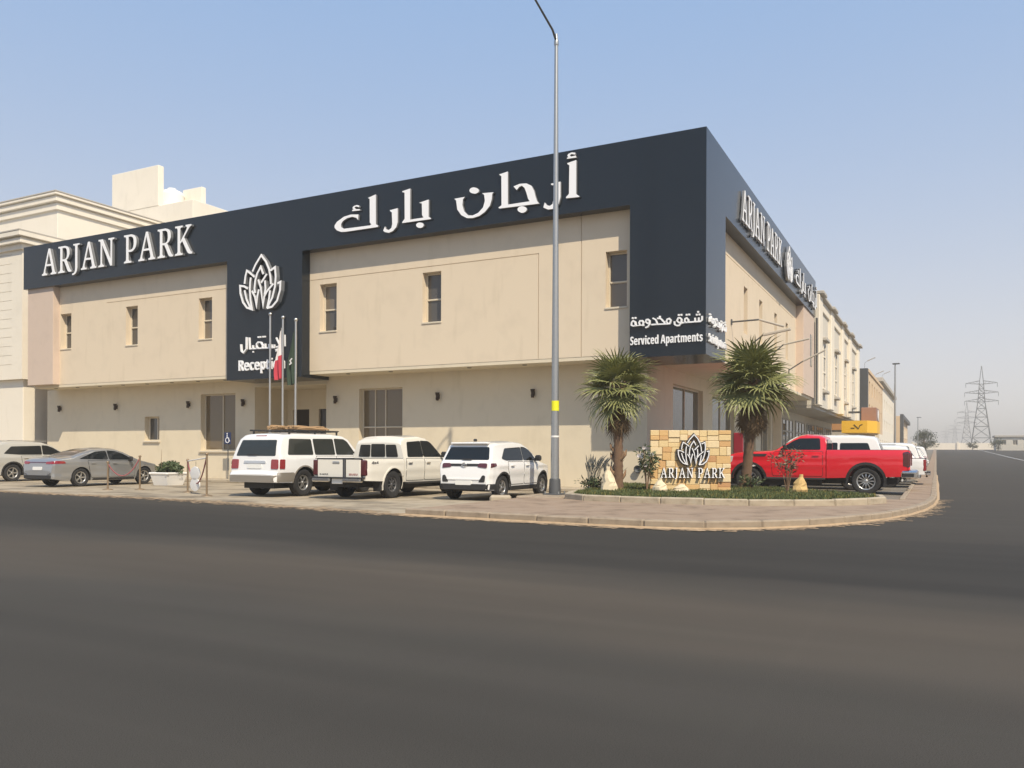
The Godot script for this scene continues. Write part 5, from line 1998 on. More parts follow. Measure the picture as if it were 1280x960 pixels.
func spec_sedan() -> Dictionary:
	return {"W": 1.83, "paint": "paint_silver", "axles": [-1.36, 1.36], "R": 0.33, "rim": 0.215, "tw": 0.21, "spokes": 5, "n": 2.3, "gap": 0.05,
		"top": [-2.42, 0.6, -2.4, 0.85, -2.34, 0.98, -2.2, 1.05, -1.65, 1.10, -1.2, 1.25, -0.7, 1.38, -0.2, 1.42, 0.2, 1.39, 0.5, 1.29, 1.1, 0.99, 1.3, 0.94, 1.9, 0.83, 2.15, 0.72, 2.28, 0.5],
		"bot": [-2.42, 0.3, -2.0, 0.22, 2.28, 0.2],
		"side": [0.2, 0.93, 0.35, 0.97, 0.5, 0.965, 0.66, 0.99, 0.76, 1.0, 0.88, 0.985, 0.95, 0.955, 1.2, 0.84, 1.4, 0.73],
		"plan": [-2.42, 0.84, -2.34, 0.91, -2.1, 0.96, -1.4, 1.0, 1.3, 1.0, 1.9, 0.92, 2.28, 0.68],
		"rad": [-2.42, 0.08, -1.65, 0.07, -0.2, 0.1, 1.2, 0.06, 2.28, 0.1],
		"doors": [[-0.95, 0.32, -0.25, 0.32, -0.25, 0.93, -1.1, 0.93, -1.05, 0.7], [-0.22, 0.32, 0.88, 0.32, 0.92, 0.9, -0.22, 0.93]],
		"glass": [[-1.42, 1.0, -0.25, 0.97, -0.25, 1.3, -0.72, 1.26], [-0.21, 0.97, 0.85, 0.96, 0.42, 1.19, 0.15, 1.28, -0.21, 1.31]],
		"handles": [[-0.88, 0.84], [0.0, 0.83]], "handle_mat": "paint_silver",
		"mirror": [0.62, 1.0], "mirror_mat": "trim_black",
		"side_skins": [["tail_lamp", [-2.36, 0.82, -1.95, 0.84, -2.0, 0.92, -2.32, 0.93], "lamp_red", 0.012], ["sill_trim", [-0.9, 0.22, 0.9, 0.22, 0.88, 0.29, -0.88, 0.29], "trim_black", 0.014]],
		"rear_skins": [["rear_window", [-0.62, 1.12, 0.62, 1.12, 0.5, 1.34, -0.5, 1.34], "car_glass_clear", 0.012], ["tail_lamp", [0.45, 0.82, 0.83, 0.82, 0.8, 0.92, 0.45, 0.9], "lamp_red", 0.016, true], ["lamp_bar", [-0.44, 0.86, 0.44, 0.86, 0.44, 0.89, -0.44, 0.89], "lamp_dark_red", 0.014], ["rear_bumper", [-0.72, 0.3, 0.72, 0.3, 0.74, 0.42, -0.74, 0.42], "trim_black", 0.014], ["number_plate", [-0.25, 0.6, 0.25, 0.6, 0.25, 0.72, -0.25, 0.72], "plate", 0.016], ["bumper_crease", [0.5, 0.44, 0.72, 0.44, 0.74, 0.52, 0.66, 0.5], "chrome", 0.014, true]],
		"boxes": []}


func spec_crossover() -> Dictionary:
	return {"W": 1.88, "paint": "paint_pale_silver", "axles": [-1.38, 1.38], "R": 0.36, "rim": 0.23, "tw": 0.23, "spokes": 5, "n": 2.4, "gap": 0.06,
		"top": [-2.4, 0.6, -2.37, 0.8, -2.32, 1.05, -2.2, 1.2, -1.98, 1.52, -1.9, 1.61, -1.5, 1.67, -0.5, 1.7, 0.0, 1.68, 0.35, 1.57, 1.0, 1.17, 1.12, 1.11, 1.9, 0.98, 2.2, 0.84, 2.34, 0.55],
		"bot": [-2.4, 0.34, -2.0, 0.28, 2.34, 0.26],
		"side": [0.25, 0.94, 0.45, 0.97, 0.6, 0.972, 0.78, 1.0, 0.9, 0.99, 0.97, 1.0, 1.02, 0.985, 1.1, 0.955, 1.45, 0.85, 1.7, 0.76],
		"plan": [-2.4, 0.84, -2.3, 0.92, -2.0, 0.98, -1.4, 1.0, 1.4, 1.0, 1.9, 0.92, 2.34, 0.72],
		"rad": [-2.4, 0.07, -1.9, 0.09, 0.35, 0.1, 1.1, 0.06, 2.34, 0.1],
		"doors": [[-0.88, 0.44, -0.12, 0.44, -0.12, 1.06, -1.05, 1.06, -1.0, 0.85], [-0.08, 0.44, 0.9, 0.44, 0.94, 1.04, -0.08, 1.06]],
		"glass": [[-1.75, 1.16, -1.1, 1.12, -0.12, 1.12, -0.12, 1.5, -1.4, 1.46], [-0.08, 1.12, 0.92, 1.11, 0.4, 1.42, 0.15, 1.51, -0.08, 1.52]],
		"handles": [[-0.85, 0.98], [0.14, 0.98]],
		"mirror": [0.72, 1.16], "mirror_mat": "paint_pale_silver", "arch_trim": 0.06,
		"side_skins": [["lower_cladding", [-0.9, 0.28, 0.9, 0.28, 0.9, 0.42, -0.9, 0.42], "trim_black", 0.016], ["tail_lamp", [-2.3, 0.98, -1.95, 1.02, -1.98, 1.1, -2.26, 1.1], "lamp_red", 0.012]],
		"rear_skins": [["rear_window", [-0.7, 1.2, 0.7, 1.2, 0.62, 1.52, -0.62, 1.52], "car_glass", 0.012], ["tail_lamp", [0.5, 0.95, 0.86, 0.95, 0.84, 1.1, 0.5, 1.08], "lamp_red", 0.018, true], ["rear_bumper", [-0.8, 0.34, 0.8, 0.34, 0.82, 0.55, -0.82, 0.55], "trim_black", 0.014], ["number_plate", [-0.25, 0.7, 0.25, 0.7, 0.25, 0.82, -0.25, 0.82], "plate", 0.016]],
		"boxes": [["roof_rail", "rim_silver", -0.6, 1.7, 0.6, 1.7, 0.03, 0.04, 0.01], ["roof_rail", "rim_silver", -0.6, 1.7, -0.6, 1.7, 0.03, 0.04, 0.01]]}


func spec_truck() -> Dictionary:
	return {"W": 2.06, "paint": "paint_red", "axles": [-1.8, 1.8], "R": 0.425, "rim": 0.275, "tw": 0.29, "spokes": 12, "n": 2.4, "gap": 0.085,
		"top": [-0.62, 1.72, -0.58, 1.83, -0.4, 1.9, 0.0, 1.93, 0.2, 1.9, 0.36, 1.82, 0.95, 1.43, 1.08, 1.4, 2.2, 1.34, 2.6, 1.24, 2.72, 1.05, 2.78, 0.7],
		"bot": [-3.0, 0.58, -0.6, 0.5, 2.78, 0.45],
		"side": [0.3, 0.93, 0.55, 0.96, 0.68, 0.985, 0.8, 0.985, 0.88, 1.0, 1.05, 0.99, 1.18, 1.0, 1.28, 0.985, 1.37, 0.955, 1.65, 0.84, 1.93, 0.74],
		"plan": [-3.0, 0.95, -2.8, 0.985, -2.2, 1.0, 2.0, 1.0, 2.5, 0.95, 2.78, 0.84],
		"rad": [-0.62, 0.09, 0.3, 0.1, 1.0, 0.07, 2.78, 0.1],
		"doors": [[-0.52, 0.56, 1.02, 0.56, 1.06, 0.95, 0.98, 1.34, -0.52, 1.35]],
		"glass": [[-0.46, 1.41, 0.82, 1.41, 0.42, 1.68, 0.2, 1.78, -0.42, 1.78]],
		"handles": [[-0.32, 1.22]], "handle_mat": "paint_red",
		"mirror": [0.62, 1.5], "arch_trim": 0.085,
		"side_skins": [["fender_badge", [1.25, 1.19, 1.62, 1.19, 1.66, 1.27, 1.2, 1.27], "trim_black", 0.014, 0.02], ["head_lamp", [2.35, 1.0, 2.62, 1.0, 2.6, 1.18, 2.3, 1.2], "lamp_clear", 0.014]],
		"rear_skins": [["rear_window", [-0.72, 1.42, 0.72, 1.42, 0.64, 1.74, -0.64, 1.74], "car_glass", 0.012]],
		"front_skins": [["grille", [-0.6, 0.72, 0.6, 0.72, 0.62, 1.14, -0.62, 1.14], "trim_black", 0.02]],
		"boxes": [["tailgate", "paint_red", -3.0, 1.08, 0.0, 0.08, 0.62, 1.58, 0.03], ["tail_lamp", "lamp_dark_red", -2.93, 1.1, 0.91, 0.26, 0.5, 0.2, 0.06], ["tail_lamp", "lamp_dark_red", -2.93, 1.1, -0.91, 0.26, 0.5, 0.2, 0.06], ["rear_bumper", "chrome", -3.08, 0.64, 0.0, 0.26, 0.24, 1.1, 0.05], ["bumper_corner", "chrome", -3.02, 0.64, 0.78, 0.46, 0.26, 0.5, 0.05], ["bumper_corner", "chrome", -3.02, 0.64, -0.78, 0.46, 0.26, 0.5, 0.05], ["corner_step", "trim_black", -3.0, 0.63, 0.92, 0.36, 0.15, 0.24, 0.03], ["corner_step", "trim_black", -3.0, 0.63, -0.92, 0.36, 0.15, 0.24, 0.03], ["number_plate", "plate", -3.22, 0.64, 0.0, 0.02, 0.14, 0.34, 0.004], ["running_board", "trim_black", 0.35, 0.47, 0.98, 1.9, 0.08, 0.16, 0.02], ["running_board", "trim_black", 0.35, 0.47, -0.98, 1.9, 0.08, 0.16, 0.02]]}


func side_text(t: Node3D, text: String, cap: float, wide: float, where: Vector3, turn: float, called: String, m: Material) -> void:
	var f := sans()
	var tm := TextMesh.new()
	tm.text = text
	tm.font = f
	tm.font_size = 64
	tm.pixel_size = cap / 0.714 / 64.0
	tm.depth = 0.006
	var o := obj(called, tm, m, t, where)
	o.rotation.y = turn
	o.scale.x = wide / maxf(0.01, f.get_string_size(text, HORIZONTAL_ALIGNMENT_LEFT, -1, 64).x * tm.pixel_size)


func vehicles() -> void:
	var away := PI / 2
	var wagon := vehicle("parked_wagon", "white tall off-roader with silver bumper and loaded roof rack, tail to the road", "car", spec_wagon(), at(-17.2, 0, 19.95), away)
	var rack := MB.new()
	for z in [-0.68, 0.68]:
		rack.span(-1.95, 0.4, 1.9, 1.93, z - 0.02, z + 0.02, 0.008)
		for x in [-1.8, -0.7, 0.3]:
			rack.span(x - 0.03, x + 0.03, 1.79, 1.9, z - 0.02, z + 0.02, 0.008)
	for k in 8:
		var x := -1.95 + k * 0.33
		rack.span(x - 0.018, x + 0.018, 1.88, 1.905, -0.68, 0.68, 0.006)
	obj("roof_rack", rack, M.trim_black, wagon)
	var r := RandomNumberGenerator.new()
	r.seed = 77
	for e in [[0.25, 0.3, 1.5, "tied bundle of brown sticks lying on the off-roader roof rack"], [-0.35, -0.25, 1.1, "smaller bundle of brown sticks beside the long bundle on the roof rack"]]:
		var bn := thing("stick_bundle", e[3], "bundle", wagon.position + Basis(Vector3.UP, away) * Vector3(-0.75 + e[0] * 0.6, 1.935, e[1]), away)
		for k in 16:
			var s := MB.new()
			var pts := []
			var rr := []
			var z := r.randf_range(-0.22, 0.22)
			var y := 0.03 + r.randf_range(0.0, 0.07)
			for q in 6:
				pts.append(Vector3((q / 5.0 - 0.5) * e[2] * r.randf_range(0.9, 1.05), y + r.randf_range(-0.02, 0.03), z + r.randf_range(-0.03, 0.03)))
				rr.append(r.randf_range(0.015, 0.032))
			s.tube(pts, rr, 5)
			obj("stick", s, M.bundle, bn)
	var sp := spec_pickup()
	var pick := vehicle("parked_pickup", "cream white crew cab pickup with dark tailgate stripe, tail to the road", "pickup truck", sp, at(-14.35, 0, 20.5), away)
	cargo_bed(pick, sp, -2.77, -1.07, 1.1, 0.74, M.paint_cream)
	side_text(pick, "4x4", 0.07, 0.3, Vector3(-2.42, 1.0, 0.925), 0.0, "badge", M.rim_grey)
	side_text(pick, "D-MAX", 0.045, 0.3, Vector3(-2.8215, 0.68, -0.5), -PI / 2, "badge", M.rim_grey)
	side_text(pick, "ISUZU", 0.05, 0.3, Vector3(-2.8215, 0.68, 0.5), -PI / 2, "badge", M.lamp_red)
	var hatch := vehicle("parked_hatchback", "small white hatchback with black bumper and cladding next to the lamp post", "car", spec_hatch(), at(-11.2, 0, 20.95), away)
	var em := MB.new()
	for e in [[0.075, 0.052, 0.0], [0.03, 0.05, 0.0], [0.055, 0.02, 0.025]]:
		var pts := []
		var rr := []
		for k in 17:
			var a := TAU * k / 16.0
			pts.append(Vector3(-1.955, 0.955 + e[2] + sin(a) * e[1], cos(a) * e[0]))
			rr.append(0.009)
		em.tube(pts, rr, 5, false)
	obj("emblem", em, M.chrome, hatch)
	vehicle("parked_sedan", "silver low sedan with slim red tail lamps beside the rope posts", "car", spec_sedan(), at(-28.3, 0, 20.7), away + 0.02)
	vehicle("parked_crossover", "pale silver crossover cut by the left edge of the picture", "car", spec_crossover(), at(-35.0, 0, 22.4), away)
	var st := spec_truck()
	var truck := vehicle("parked_truck", "bright red single cab pickup parked nose in beyond the palms", "pickup truck", st, at(-3.76, 0, 29.05), PI)
	cargo_bed(truck, st, -2.98, -0.64, 1.4, 0.85, M.paint_red)
	# row behind the red truck
	var w2 := spec_wagon()
	w2.arch_trim = 0.02
	w2.arch_mat = "paint_white"
	w2.glass_mat = "car_glass"
	w2.side_skins = []
	w2.top = [-2.58, 0.66, -2.52, 0.72, -2.46, 0.76, -2.43, 1.15, -2.33, 1.5, -2.2, 1.84, -2.1, 1.9, -1.6, 1.95, 0.0, 1.96, 0.5, 1.92, 0.72, 1.8, 1.2, 1.25, 1.32, 1.18, 2.0, 1.1, 2.2, 1.0, 2.3, 0.75]
	vehicle("parked_wagon", "tall white off-roader with dark side glass right behind the red truck", "car", w2, at(-4.05, 0, 32.1), PI)
	var p2 := spec_pickup()
	p2.paint = "paint_white"
	p2.rim_mat = "rim_silver"
	for e in p2.boxes:
		if e[1] == "paint_cream":
			e[1] = "paint_white"
		if e[0] == "tail_lamp":
			e[1] = "lamp_red"
	p2.arch_mat = "paint_white"
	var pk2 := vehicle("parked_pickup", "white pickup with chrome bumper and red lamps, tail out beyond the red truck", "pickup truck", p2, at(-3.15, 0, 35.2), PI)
	cargo_bed(pk2, p2, -2.77, -1.07, 1.1, 0.74, M.paint_white)
	var c2 := spec_crossover()
	c2.paint = "paint_white"
	vehicle("parked_crossover", "white crossover in the side row, second beyond the white pickup", "car", c2, at(-3.1, 0, 41.4), PI)
	var s2 := spec_sedan()
	vehicle("parked_sedan", "grey sedan in the side row between white pickup and white crossover", "car", s2, at(-3.0, 0, 38.3), PI)
	var w3 := spec_wagon()
	w3.side_skins = []
	w3.arch_mat = "paint_white"
	vehicle("parked_wagon", "white off-roader in the side row, the tallest roof far down the row", "car", w3, at(-3.2, 0, 47.5), PI)
	var c3 := spec_crossover()
	vehicle("parked_crossover", "pale silver crossover far down the side row", "car", c3, at(-3.1, 0, 53.6), PI)
	copy(get_node("parked_crossover_001"), at(-3.0, 0.0, 69.0), PI, "white crossover second from the far end of the side row")
	copy(get_node("parked_wagon_002"), at(-3.1, 0.04, 76.0), PI, "white off-roader at the very far end of the side row, smallest of its kind")
	copy(get_node("parked_sedan_001"), at(-3.0, 0.0, 58.2), PI, "grey sedan far down the side row, in front of the small white hatchback")
	var h2 := spec_hatch()
	vehicle("parked_hatchback", "small white hatchback far down the side row, below the far tree", "car", h2, at(-2.6, 0, 62.8), PI)


# ---------------------------------------------------------------- plants
func leaf_cloud(sd: int, count: int, size: Vector3, mid: Vector3, leaf: float, clumps: int, shade: float) -> MB:
	var r := RandomNumberGenerator.new()
	r.seed = sd
	var b := MB.new()
	b.tinted = true
	var c := []
	for k in clumps:
		var d := Vector3(r.randf_range(-1, 1), r.randf_range(-1, 1), r.randf_range(-1, 1))
		d = d.limit_length(1.0)
		c.append([mid + d * size * 0.72, r.randf_range(0.28, 0.5)])
	for i in count:
		var e: Array = c[r.randi() % clumps]
		var d := Vector3(r.randfn(), r.randfn(), r.randfn()) * 0.55
		var p: Vector3 = e[0] + d.limit_length(1.3) * size * e[1]
		var x := Vector3(r.randfn(), r.randfn(), r.randfn()).normalized()
		var y := x.cross(Vector3(r.randfn(), r.randfn(), r.randfn())).normalized()
		var l := leaf * r.randf_range(0.6, 1.3)
		var v := r.randf_range(0.65, 1.35) * shade
		b.tint = Color(v, v * r.randf_range(0.9, 1.1), v * 0.9)
		b.tri(p - x * l * 0.5, p + y * l * 0.24, p + x * l * 0.5)
		b.tri(p - x * l * 0.5, p - y * l * 0.24, p + x * l * 0.5)
	return b


func frond(sd: int, dead: bool) -> MB:
	var r := RandomNumberGenerator.new()
	r.seed = sd
	var b := MB.new()
	b.tinted = true
	b.tint = Color(1.5, 1.4, 1.0) if not dead else Color(1, 1, 1)
	var hub := Vector3(0.42, 0.05, 0)
	b.tube([Vector3.ZERO, Vector3(0.2, 0.045, 0), hub], [0.022, 0.014, 0.011], 5)
	var N := 12
	for k in range(-N, N + 1):
		var a := k / float(N) * deg_to_rad(138.0 if not dead else 70.0)
		var d := Vector3(cos(a), 0, sin(a))
		var e := Vector3(-sin(a), 0, cos(a))
		var L := 0.74 * (1.0 - 0.28 * pow(absf(k) / N, 2.0)) * r.randf_range(0.9, 1.08)
		var droop := r.randf_range(0.08, 0.42) * (1.0 if not dead else 1.8)
		var lift := 0.16 * absf(sin(a)) + 0.04
		var pts := []
		var ws := []
		for q in [0.0, 0.25, 0.5, 0.75, 1.0]:
			var rad: float = q * L
			var y: float = lift * rad - droop * pow(q, 2.6) * L
			pts.append(hub + d * rad * (1.0 - 0.12 * q * q) + Vector3(0, y, 0) + e * r.randf_range(-0.012, 0.012) * q)
			ws.append([0.006, 0.028, 0.022, 0.012, 0.001][int(q * 4.0)] * (1.0 if not dead else 0.6))
		var v := r.randf_range(0.72, 1.3)
		var ridge := Vector3(0, 0.012, 0)
		for i in 4:
			var tip := 1.0 + (0.35 if i == 3 else 0.0)
			b.tint = Color(v * tip, v * (1.0 + (0.15 if i == 3 else 0.0)), v * 0.9)
			var a0: Vector3 = pts[i]
			var a1: Vector3 = pts[i + 1]
			b.quad(a0 - e * ws[i], a1 - e * ws[i + 1], a1 + ridge * (1.0 - i / 4.0), a0 + ridge)
			b.quad(a0 + ridge, a1 + ridge * (1.0 - i / 4.0), a1 + e * ws[i + 1], a0 + e * ws[i])
	return b


func palm(label: String, base: Vector3, height: float, lean: Vector3, thick: float, count: int, size: float, sd: int, boots: bool, low_tilt := -55.0, skirt := 14) -> void:
	var t := thing("fan_palm", label, "palm tree", base)
	var r := RandomNumberGenerator.new()
	r.seed = sd
	var top := Vector3(lean.x, height, lean.z)
	var tb := MB.new()
	var rows := []
	var n := 34
	for i in n + 1:
		var u := i / float(n)
		var c := Vector3.ZERO.lerp(top, u) + lean * 0.25 * sin(u * PI)
		var rad := thick * (1.25 - 0.35 * u + 0.3 * exp(-u * 9.0))
		var a := PackedVector3Array()
		for j in 14:
			var q := TAU * j / 14.0
			var k := rad * (1.0 + 0.09 * sin(i * 2.1 + j * 1.7) + r.randf_range(-0.06, 0.06) + (0.07 if i % 2 == 0 else 0.0))
			a.append(c + Vector3(cos(q) * k, 0, sin(q) * k))
		rows.append(a)
	tb.grid(rows, true, true)
	obj("trunk", tb, M.trunk, t)
	# old leaf bases under the crown
	var nb := 16 if boots else 12
	for k in nb:
		var u := r.randf_range(0.72, 0.98) if not boots or k > 6 else r.randf_range(0.12, 0.4)
		var a := r.randf() * TAU
		var c := top * u + lean * 0.25 * sin(u * PI)
		var d := Vector3(cos(a), 0, sin(a))
		var m := MB.new()
		m.tube([c + d * thick * 0.8, c + d * (thick + 0.09) + Vector3(0, 0.1, 0), c + d * (thick + 0.13) + Vector3(0, 0.24, 0)], [0.07, 0.045, 0.015], 5)
		obj("leaf_base", m, M.trunk_boot, t)
	var crown := part("crown", t, top)
	var kinds := [frond(sd + 1, false).mesh(), frond(sd + 2, false).mesh(), frond(sd + 3, false).mesh(), frond(sd + 4, false).mesh()]
	for k in count:
		var u := (k + 0.5) / count
		var el := deg_to_rad(lerpf(82.0, low_tilt, pow(u, 0.85)) + r.randf_range(-9, 9))
		var az := k * 2.39996 + r.randf_range(-0.25, 0.25)
		var o := obj("frond", kinds[k % 4], M.leaf_palm, crown, Vector3(0, -0.30 * u, 0))
		var s := size * r.randf_range(0.86, 1.1) * (0.85 if u < 0.12 else 1.0)
		o.basis = (Basis(Vector3.UP, az) * Basis(Vector3.BACK, el) * Basis(Vector3.RIGHT, r.randf_range(-0.5, 0.5))).scaled(Vector3(s, s, s))
	var dead := frond(sd + 9, true).mesh()
	for k in skirt:
		var o := obj("dead_frond", dead, M.leaf_dead, crown, Vector3(0, -0.42 - r.randf() * 0.35, 0))
		var s := size * r.randf_range(0.6, 0.85)
		o.basis = (Basis(Vector3.UP, k * 2.4 + r.randf()) * Basis(Vector3.BACK, deg_to_rad(r.randf_range(-88, -70)))).scaled(Vector3(s, s, s))


func rock(called: String, label: String, base: Vector3, size: Vector3, sd: int, m: Material, point: float) -> void:
	var f := FastNoiseLite.new()
	f.seed = sd
	f.frequency = 1.1
	var b := MB.new()
	var rows := []
	for i in 8:
		var v := i / 7.0
		var a := PackedVector3Array()
		for j in 10:
			var q := TAU * (j + 0.3 * sin(i * 2.0 + sd)) / 10.0
			var rad := sin(PI * (0.12 + 0.88 * (1.0 - v))) if v > 0.45 else 0.96
			rad = lerpf(1.0, maxf(0.24, 1.0 - pow(v, point)), 1.0) * (0.9 + 0.1 * rad)
			var p := Vector3(cos(q) * rad, v, sin(q) * rad)
			var k := 1.0 + 0.42 * f.get_noise_3d(p.x * 1.3, p.y * 2.0, p.z * 1.3)
			# flat broken sides
			var fl := 0.86 + 0.14 * absf(cos(q * 2.5 + sd))
			a.append(Vector3(p.x * k * fl * size.x / 2.0 + v * 0.06 * sin(sd), p.y * size.y, p.z * k * fl * size.z / 2.0))
		rows.append(a)
	for i in 7:
		for j in 10:
			var k := (j + 1) % 10
			b.face([rows[i][j], rows[i + 1][j], rows[i + 1][k], rows[i][k]], Vector3(rows[i][j].x, 0.1, rows[i][j].z))
	var lid := []
	for p in rows[7]:
		lid.append(p)
	b.face(lid, Vector3.UP)
	var o := obj(called, b, m)
	o.position = base
	tag(o, label, "rock")


func shrub(called: String, label: String, base: Vector3, h: float, w: float, stems: int, leaves: int, leaf: float, m: Material, sd: int, flowers := 0, bare := 0.3) -> void:
	var t := thing(called, label, "shrub", base)
	var r := RandomNumberGenerator.new()
	r.seed = sd
	var b := MB.new()
	b.tinted = true
	for k in stems:
		var a := k * 2.4 + r.randf()
		var tip := Vector3(cos(a) * w * r.randf_range(0.25, 0.5), h * r.randf_range(0.7, 1.0), sin(a) * w * r.randf_range(0.25, 0.5))
		var mid := tip * 0.5 + Vector3(-tip.x * 0.2, h * 0.06, -tip.z * 0.2)
		var st := MB.new()
		st.tube([Vector3.ZERO, mid, tip], [0.014, 0.01, 0.004], 5)
		obj("stem", st, M.trunk_boot, t)
		for i in leaves / stems:
			var u := bare + (1.0 - bare) * r.randf()
			var p := Vector3.ZERO.lerp(mid, u * 2.0) if u < 0.5 else mid.lerp(tip, u * 2.0 - 1.0)
			var d := Vector3(r.randfn(), r.randfn() * 0.7 + 0.4, r.randfn()).normalized()
			p += d * r.randf() * w * 0.16
			var s := d.cross(Vector3(r.randfn(), r.randfn(), r.randfn())).normalized()
			var l := leaf * r.randf_range(0.6, 1.3)
			var v := r.randf_range(0.6, 1.4)
			b.tint = Color(v, v, v * 0.85)
			b.tri(p, p + d * l * 0.5 + s * l * 0.16, p + d * l)
			b.tri(p, p + d * l * 0.5 - s * l * 0.16, p + d * l)
	obj("foliage", b, m, t)
	for k in flowers:
		var fl := MB.new()
		fl.tinted = false
		var p := Vector3(r.randf_range(-0.35, 0.35) * w, h * r.randf_range(0.55, 0.95), r.randf_range(0.0, 0.4) * w)
		for q in 5:
			var a := TAU * q / 5.0
			var d := Vector3(cos(a), sin(a), 0.3).normalized()
			var e := Vector3(-sin(a), cos(a), 0)
			fl.tri(p, p + d * 0.045 + e * 0.025, p + d * 0.06)
			fl.tri(p, p + d * 0.045 - e * 0.025, p + d * 0.06)
		obj("flower", fl, M.flower, t)


func planting() -> void:
	# lawn
	var bed := pv([-9.3, 26.0, -8.5, 20.5, -8.1, 19.2, -7.65, 18.85, -6.0, 18.66, -4.3, 18.74, -3.05, 19.2, -2.1, 19.9, -1.45, 20.75, -1.22, 21.5, -1.4, 22.3, -2.35, 23.4, -4.3, 25.15, -5.6, 25.9])
	var blade := MB.new()
	for k in 3:
		var a := k * 2.1
		var d := Vector3(cos(a), 0, sin(a)) * 0.012
		var bend := Vector3(sin(a * 3.0), 0, cos(a * 2.0)) * 0.045
		var o := Vector3(cos(a + 1), 0, sin(a + 1)) * 0.02
		blade.quad(o - d, o - d * 0.8 + bend * 0.35 + Vector3(0, 0.08, 0), o + d * 0.8 + bend * 0.35 + Vector3(0, 0.08, 0), o + d)
		blade.tri(o - d * 0.8 + bend * 0.35 + Vector3(0, 0.08, 0), o + bend + Vector3(0, 0.15, 0), o + d * 0.8 + bend * 0.35 + Vector3(0, 0.08, 0))
	var r := RandomNumberGenerator.new()
	r.seed = 61
	var f := FastNoiseLite.new()
	f.seed = 3
	f.frequency = 0.7
	var spots := []
	while spots.size() < 15000:
		var p := Vector2(r.randf_range(-9.3, -1.2), r.randf_range(18.6, 26.0))
		if Geometry2D.is_point_in_polygon(p, bed) and f.get_noise_2d(p.x, p.y) > -0.38 + r.randf_range(-0.15, 0.15):
			spots.append(p)
	var mm := MultiMesh.new()
	mm.transform_format = MultiMesh.TRANSFORM_3D
	mm.use_colors = true
	mm.mesh = blade.mesh()
	mm.instance_count = spots.size()
	for i in spots.size():
		var p: Vector2 = spots[i]
		var s := r.randf_range(0.3, 0.75) * (0.9 + 0.5 * f.get_noise_2d(p.x * 2.0, p.y * 2.0))
		mm.set_instance_transform(i, Transform3D(Basis(Vector3.UP, r.randf() * TAU).scaled(Vector3(1, s, 1)), at(p.x, 0.232, p.y)))
		var v := r.randf_range(0.6, 1.45)
		var dry := r.randf() < 0.1
		mm.set_instance_color(i, Color(v * (2.6 if dry else 1.0), v * (1.6 if dry else 1.0), v))
	var g := MultiMeshInstance3D.new()
	g.multimesh = mm
	g.material_override = M.grass
	g.name = "grass"
	add_child(g)
	g.set_meta("kind", "stuff")
	tag(g, "rough green grass filling the raised corner bed", "grass")
	palm("left fan palm with ragged split trunk, in front of the cream wall", at(-7.78, 0.2, 21.5), 3.02, Vector3(0.0, 0, -0.05), 0.105, 30, 1.12, 100, true, -55.0, 12)
	palm("right fan palm with wider crown, in front of the red truck", at(-5.02, 0.2, 24.75), 3.3, Vector3(0.22, 0, 0.1), 0.115, 38, 1.3, 200, false, -38.0, 40)
	rock("white_rock", "tall pointed white rock at the foot of the left palm", at(-7.85, 0.2, 21.05), Vector3(0.52, 0.72, 0.45), 5, M.limestone, 1.7)
	rock("pale_rock", "broad pale rock at the left foot of the stone sign wall", at(-6.56, 0.2, 21.35), Vector3(0.46, 0.42, 0.36), 9, M.limestone, 2.2)
	rock("pale_rock", "low flat pale rock below the letters of the stone sign wall", at(-6.08, 0.2, 21.6), Vector3(0.6, 0.27, 0.36), 14, M.limestone, 2.6)
	rock("gold_rock", "upright golden rock in the grass by the red truck", at(-3.15, 0.2, 22.4), Vector3(0.42, 0.55, 0.36), 21, M.limestone_gold, 2.4)
	shrub("oleander", "grey green oleander with white flowers at the left edge of the stone wall", at(-6.95, 0.2, 21.5), 1.3, 0.65, 7, 560, 0.11, M.leaf_shrub, 41, 7, 0.42)
	shrub("rust_shrub", "thin reddish leaved shrub in front of the red truck door", at(-3.5, 0.2, 22.75), 1.2, 0.85, 6, 420, 0.1, M.leaf_rust, 43, 0, 0.5)
	shrub("low_shrub", "small leafy plant at the foot of the right palm", at(-4.75, 0.2, 24.3), 0.4, 0.6, 7, 260, 0.12, M.leaf_shrub, 44)
	shrub("dark_shrub", "low dark shrub between the dry grass and the left palm", at(-8.7, 0.2, 22.0), 0.32, 1.0, 8, 480, 0.11, M.leaf_shrub, 45)
	# dry fountain grass
	for e in [[at(-9.0, 0.2, 22.6), "pale dry fountain grass leaning beside the lamp post", 8, 1.15], [at(-8.3, 0.2, 22.2), "pale dry fountain grass fanning out left of the left palm", 9, 0.95]]:
		var t := thing("fountain_grass", e[1], "ornamental grass", e[0])
		var rr := RandomNumberGenerator.new()
		rr.seed = e[2]
		for k in 46:
			var a := rr.randf() * TAU
			var lean := rr.randf_range(0.25, 0.85)
			var L: float = e[3] * rr.randf_range(0.7, 1.1)
			var d := Vector3(cos(a) * 0.6 + 0.35, 0, sin(a) * 0.6)
			var m := MB.new()
			var p0 := Vector3(rr.randf_range(-0.1, 0.1), 0, rr.randf_range(-0.1, 0.1))
			m.tube([p0, p0 + Vector3(0, L * 0.55, 0) + d * lean * L * 0.3, p0 + Vector3(0, L * 0.85, 0) + d * lean * L * 0.7], [0.005, 0.006, 0.003], 3, false)
			m.tube([p0 + Vector3(0, L * 0.6, 0) + d * lean * L * 0.36, p0 + Vector3(0, L * 0.76, 0) + d * lean * L * 0.55, p0 + Vector3(0, L * 0.87, 0) + d * lean * L * 0.73], [0.006, 0.016, 0.003], 4, false)
			obj("stalk", m, M.grass_dry, t)
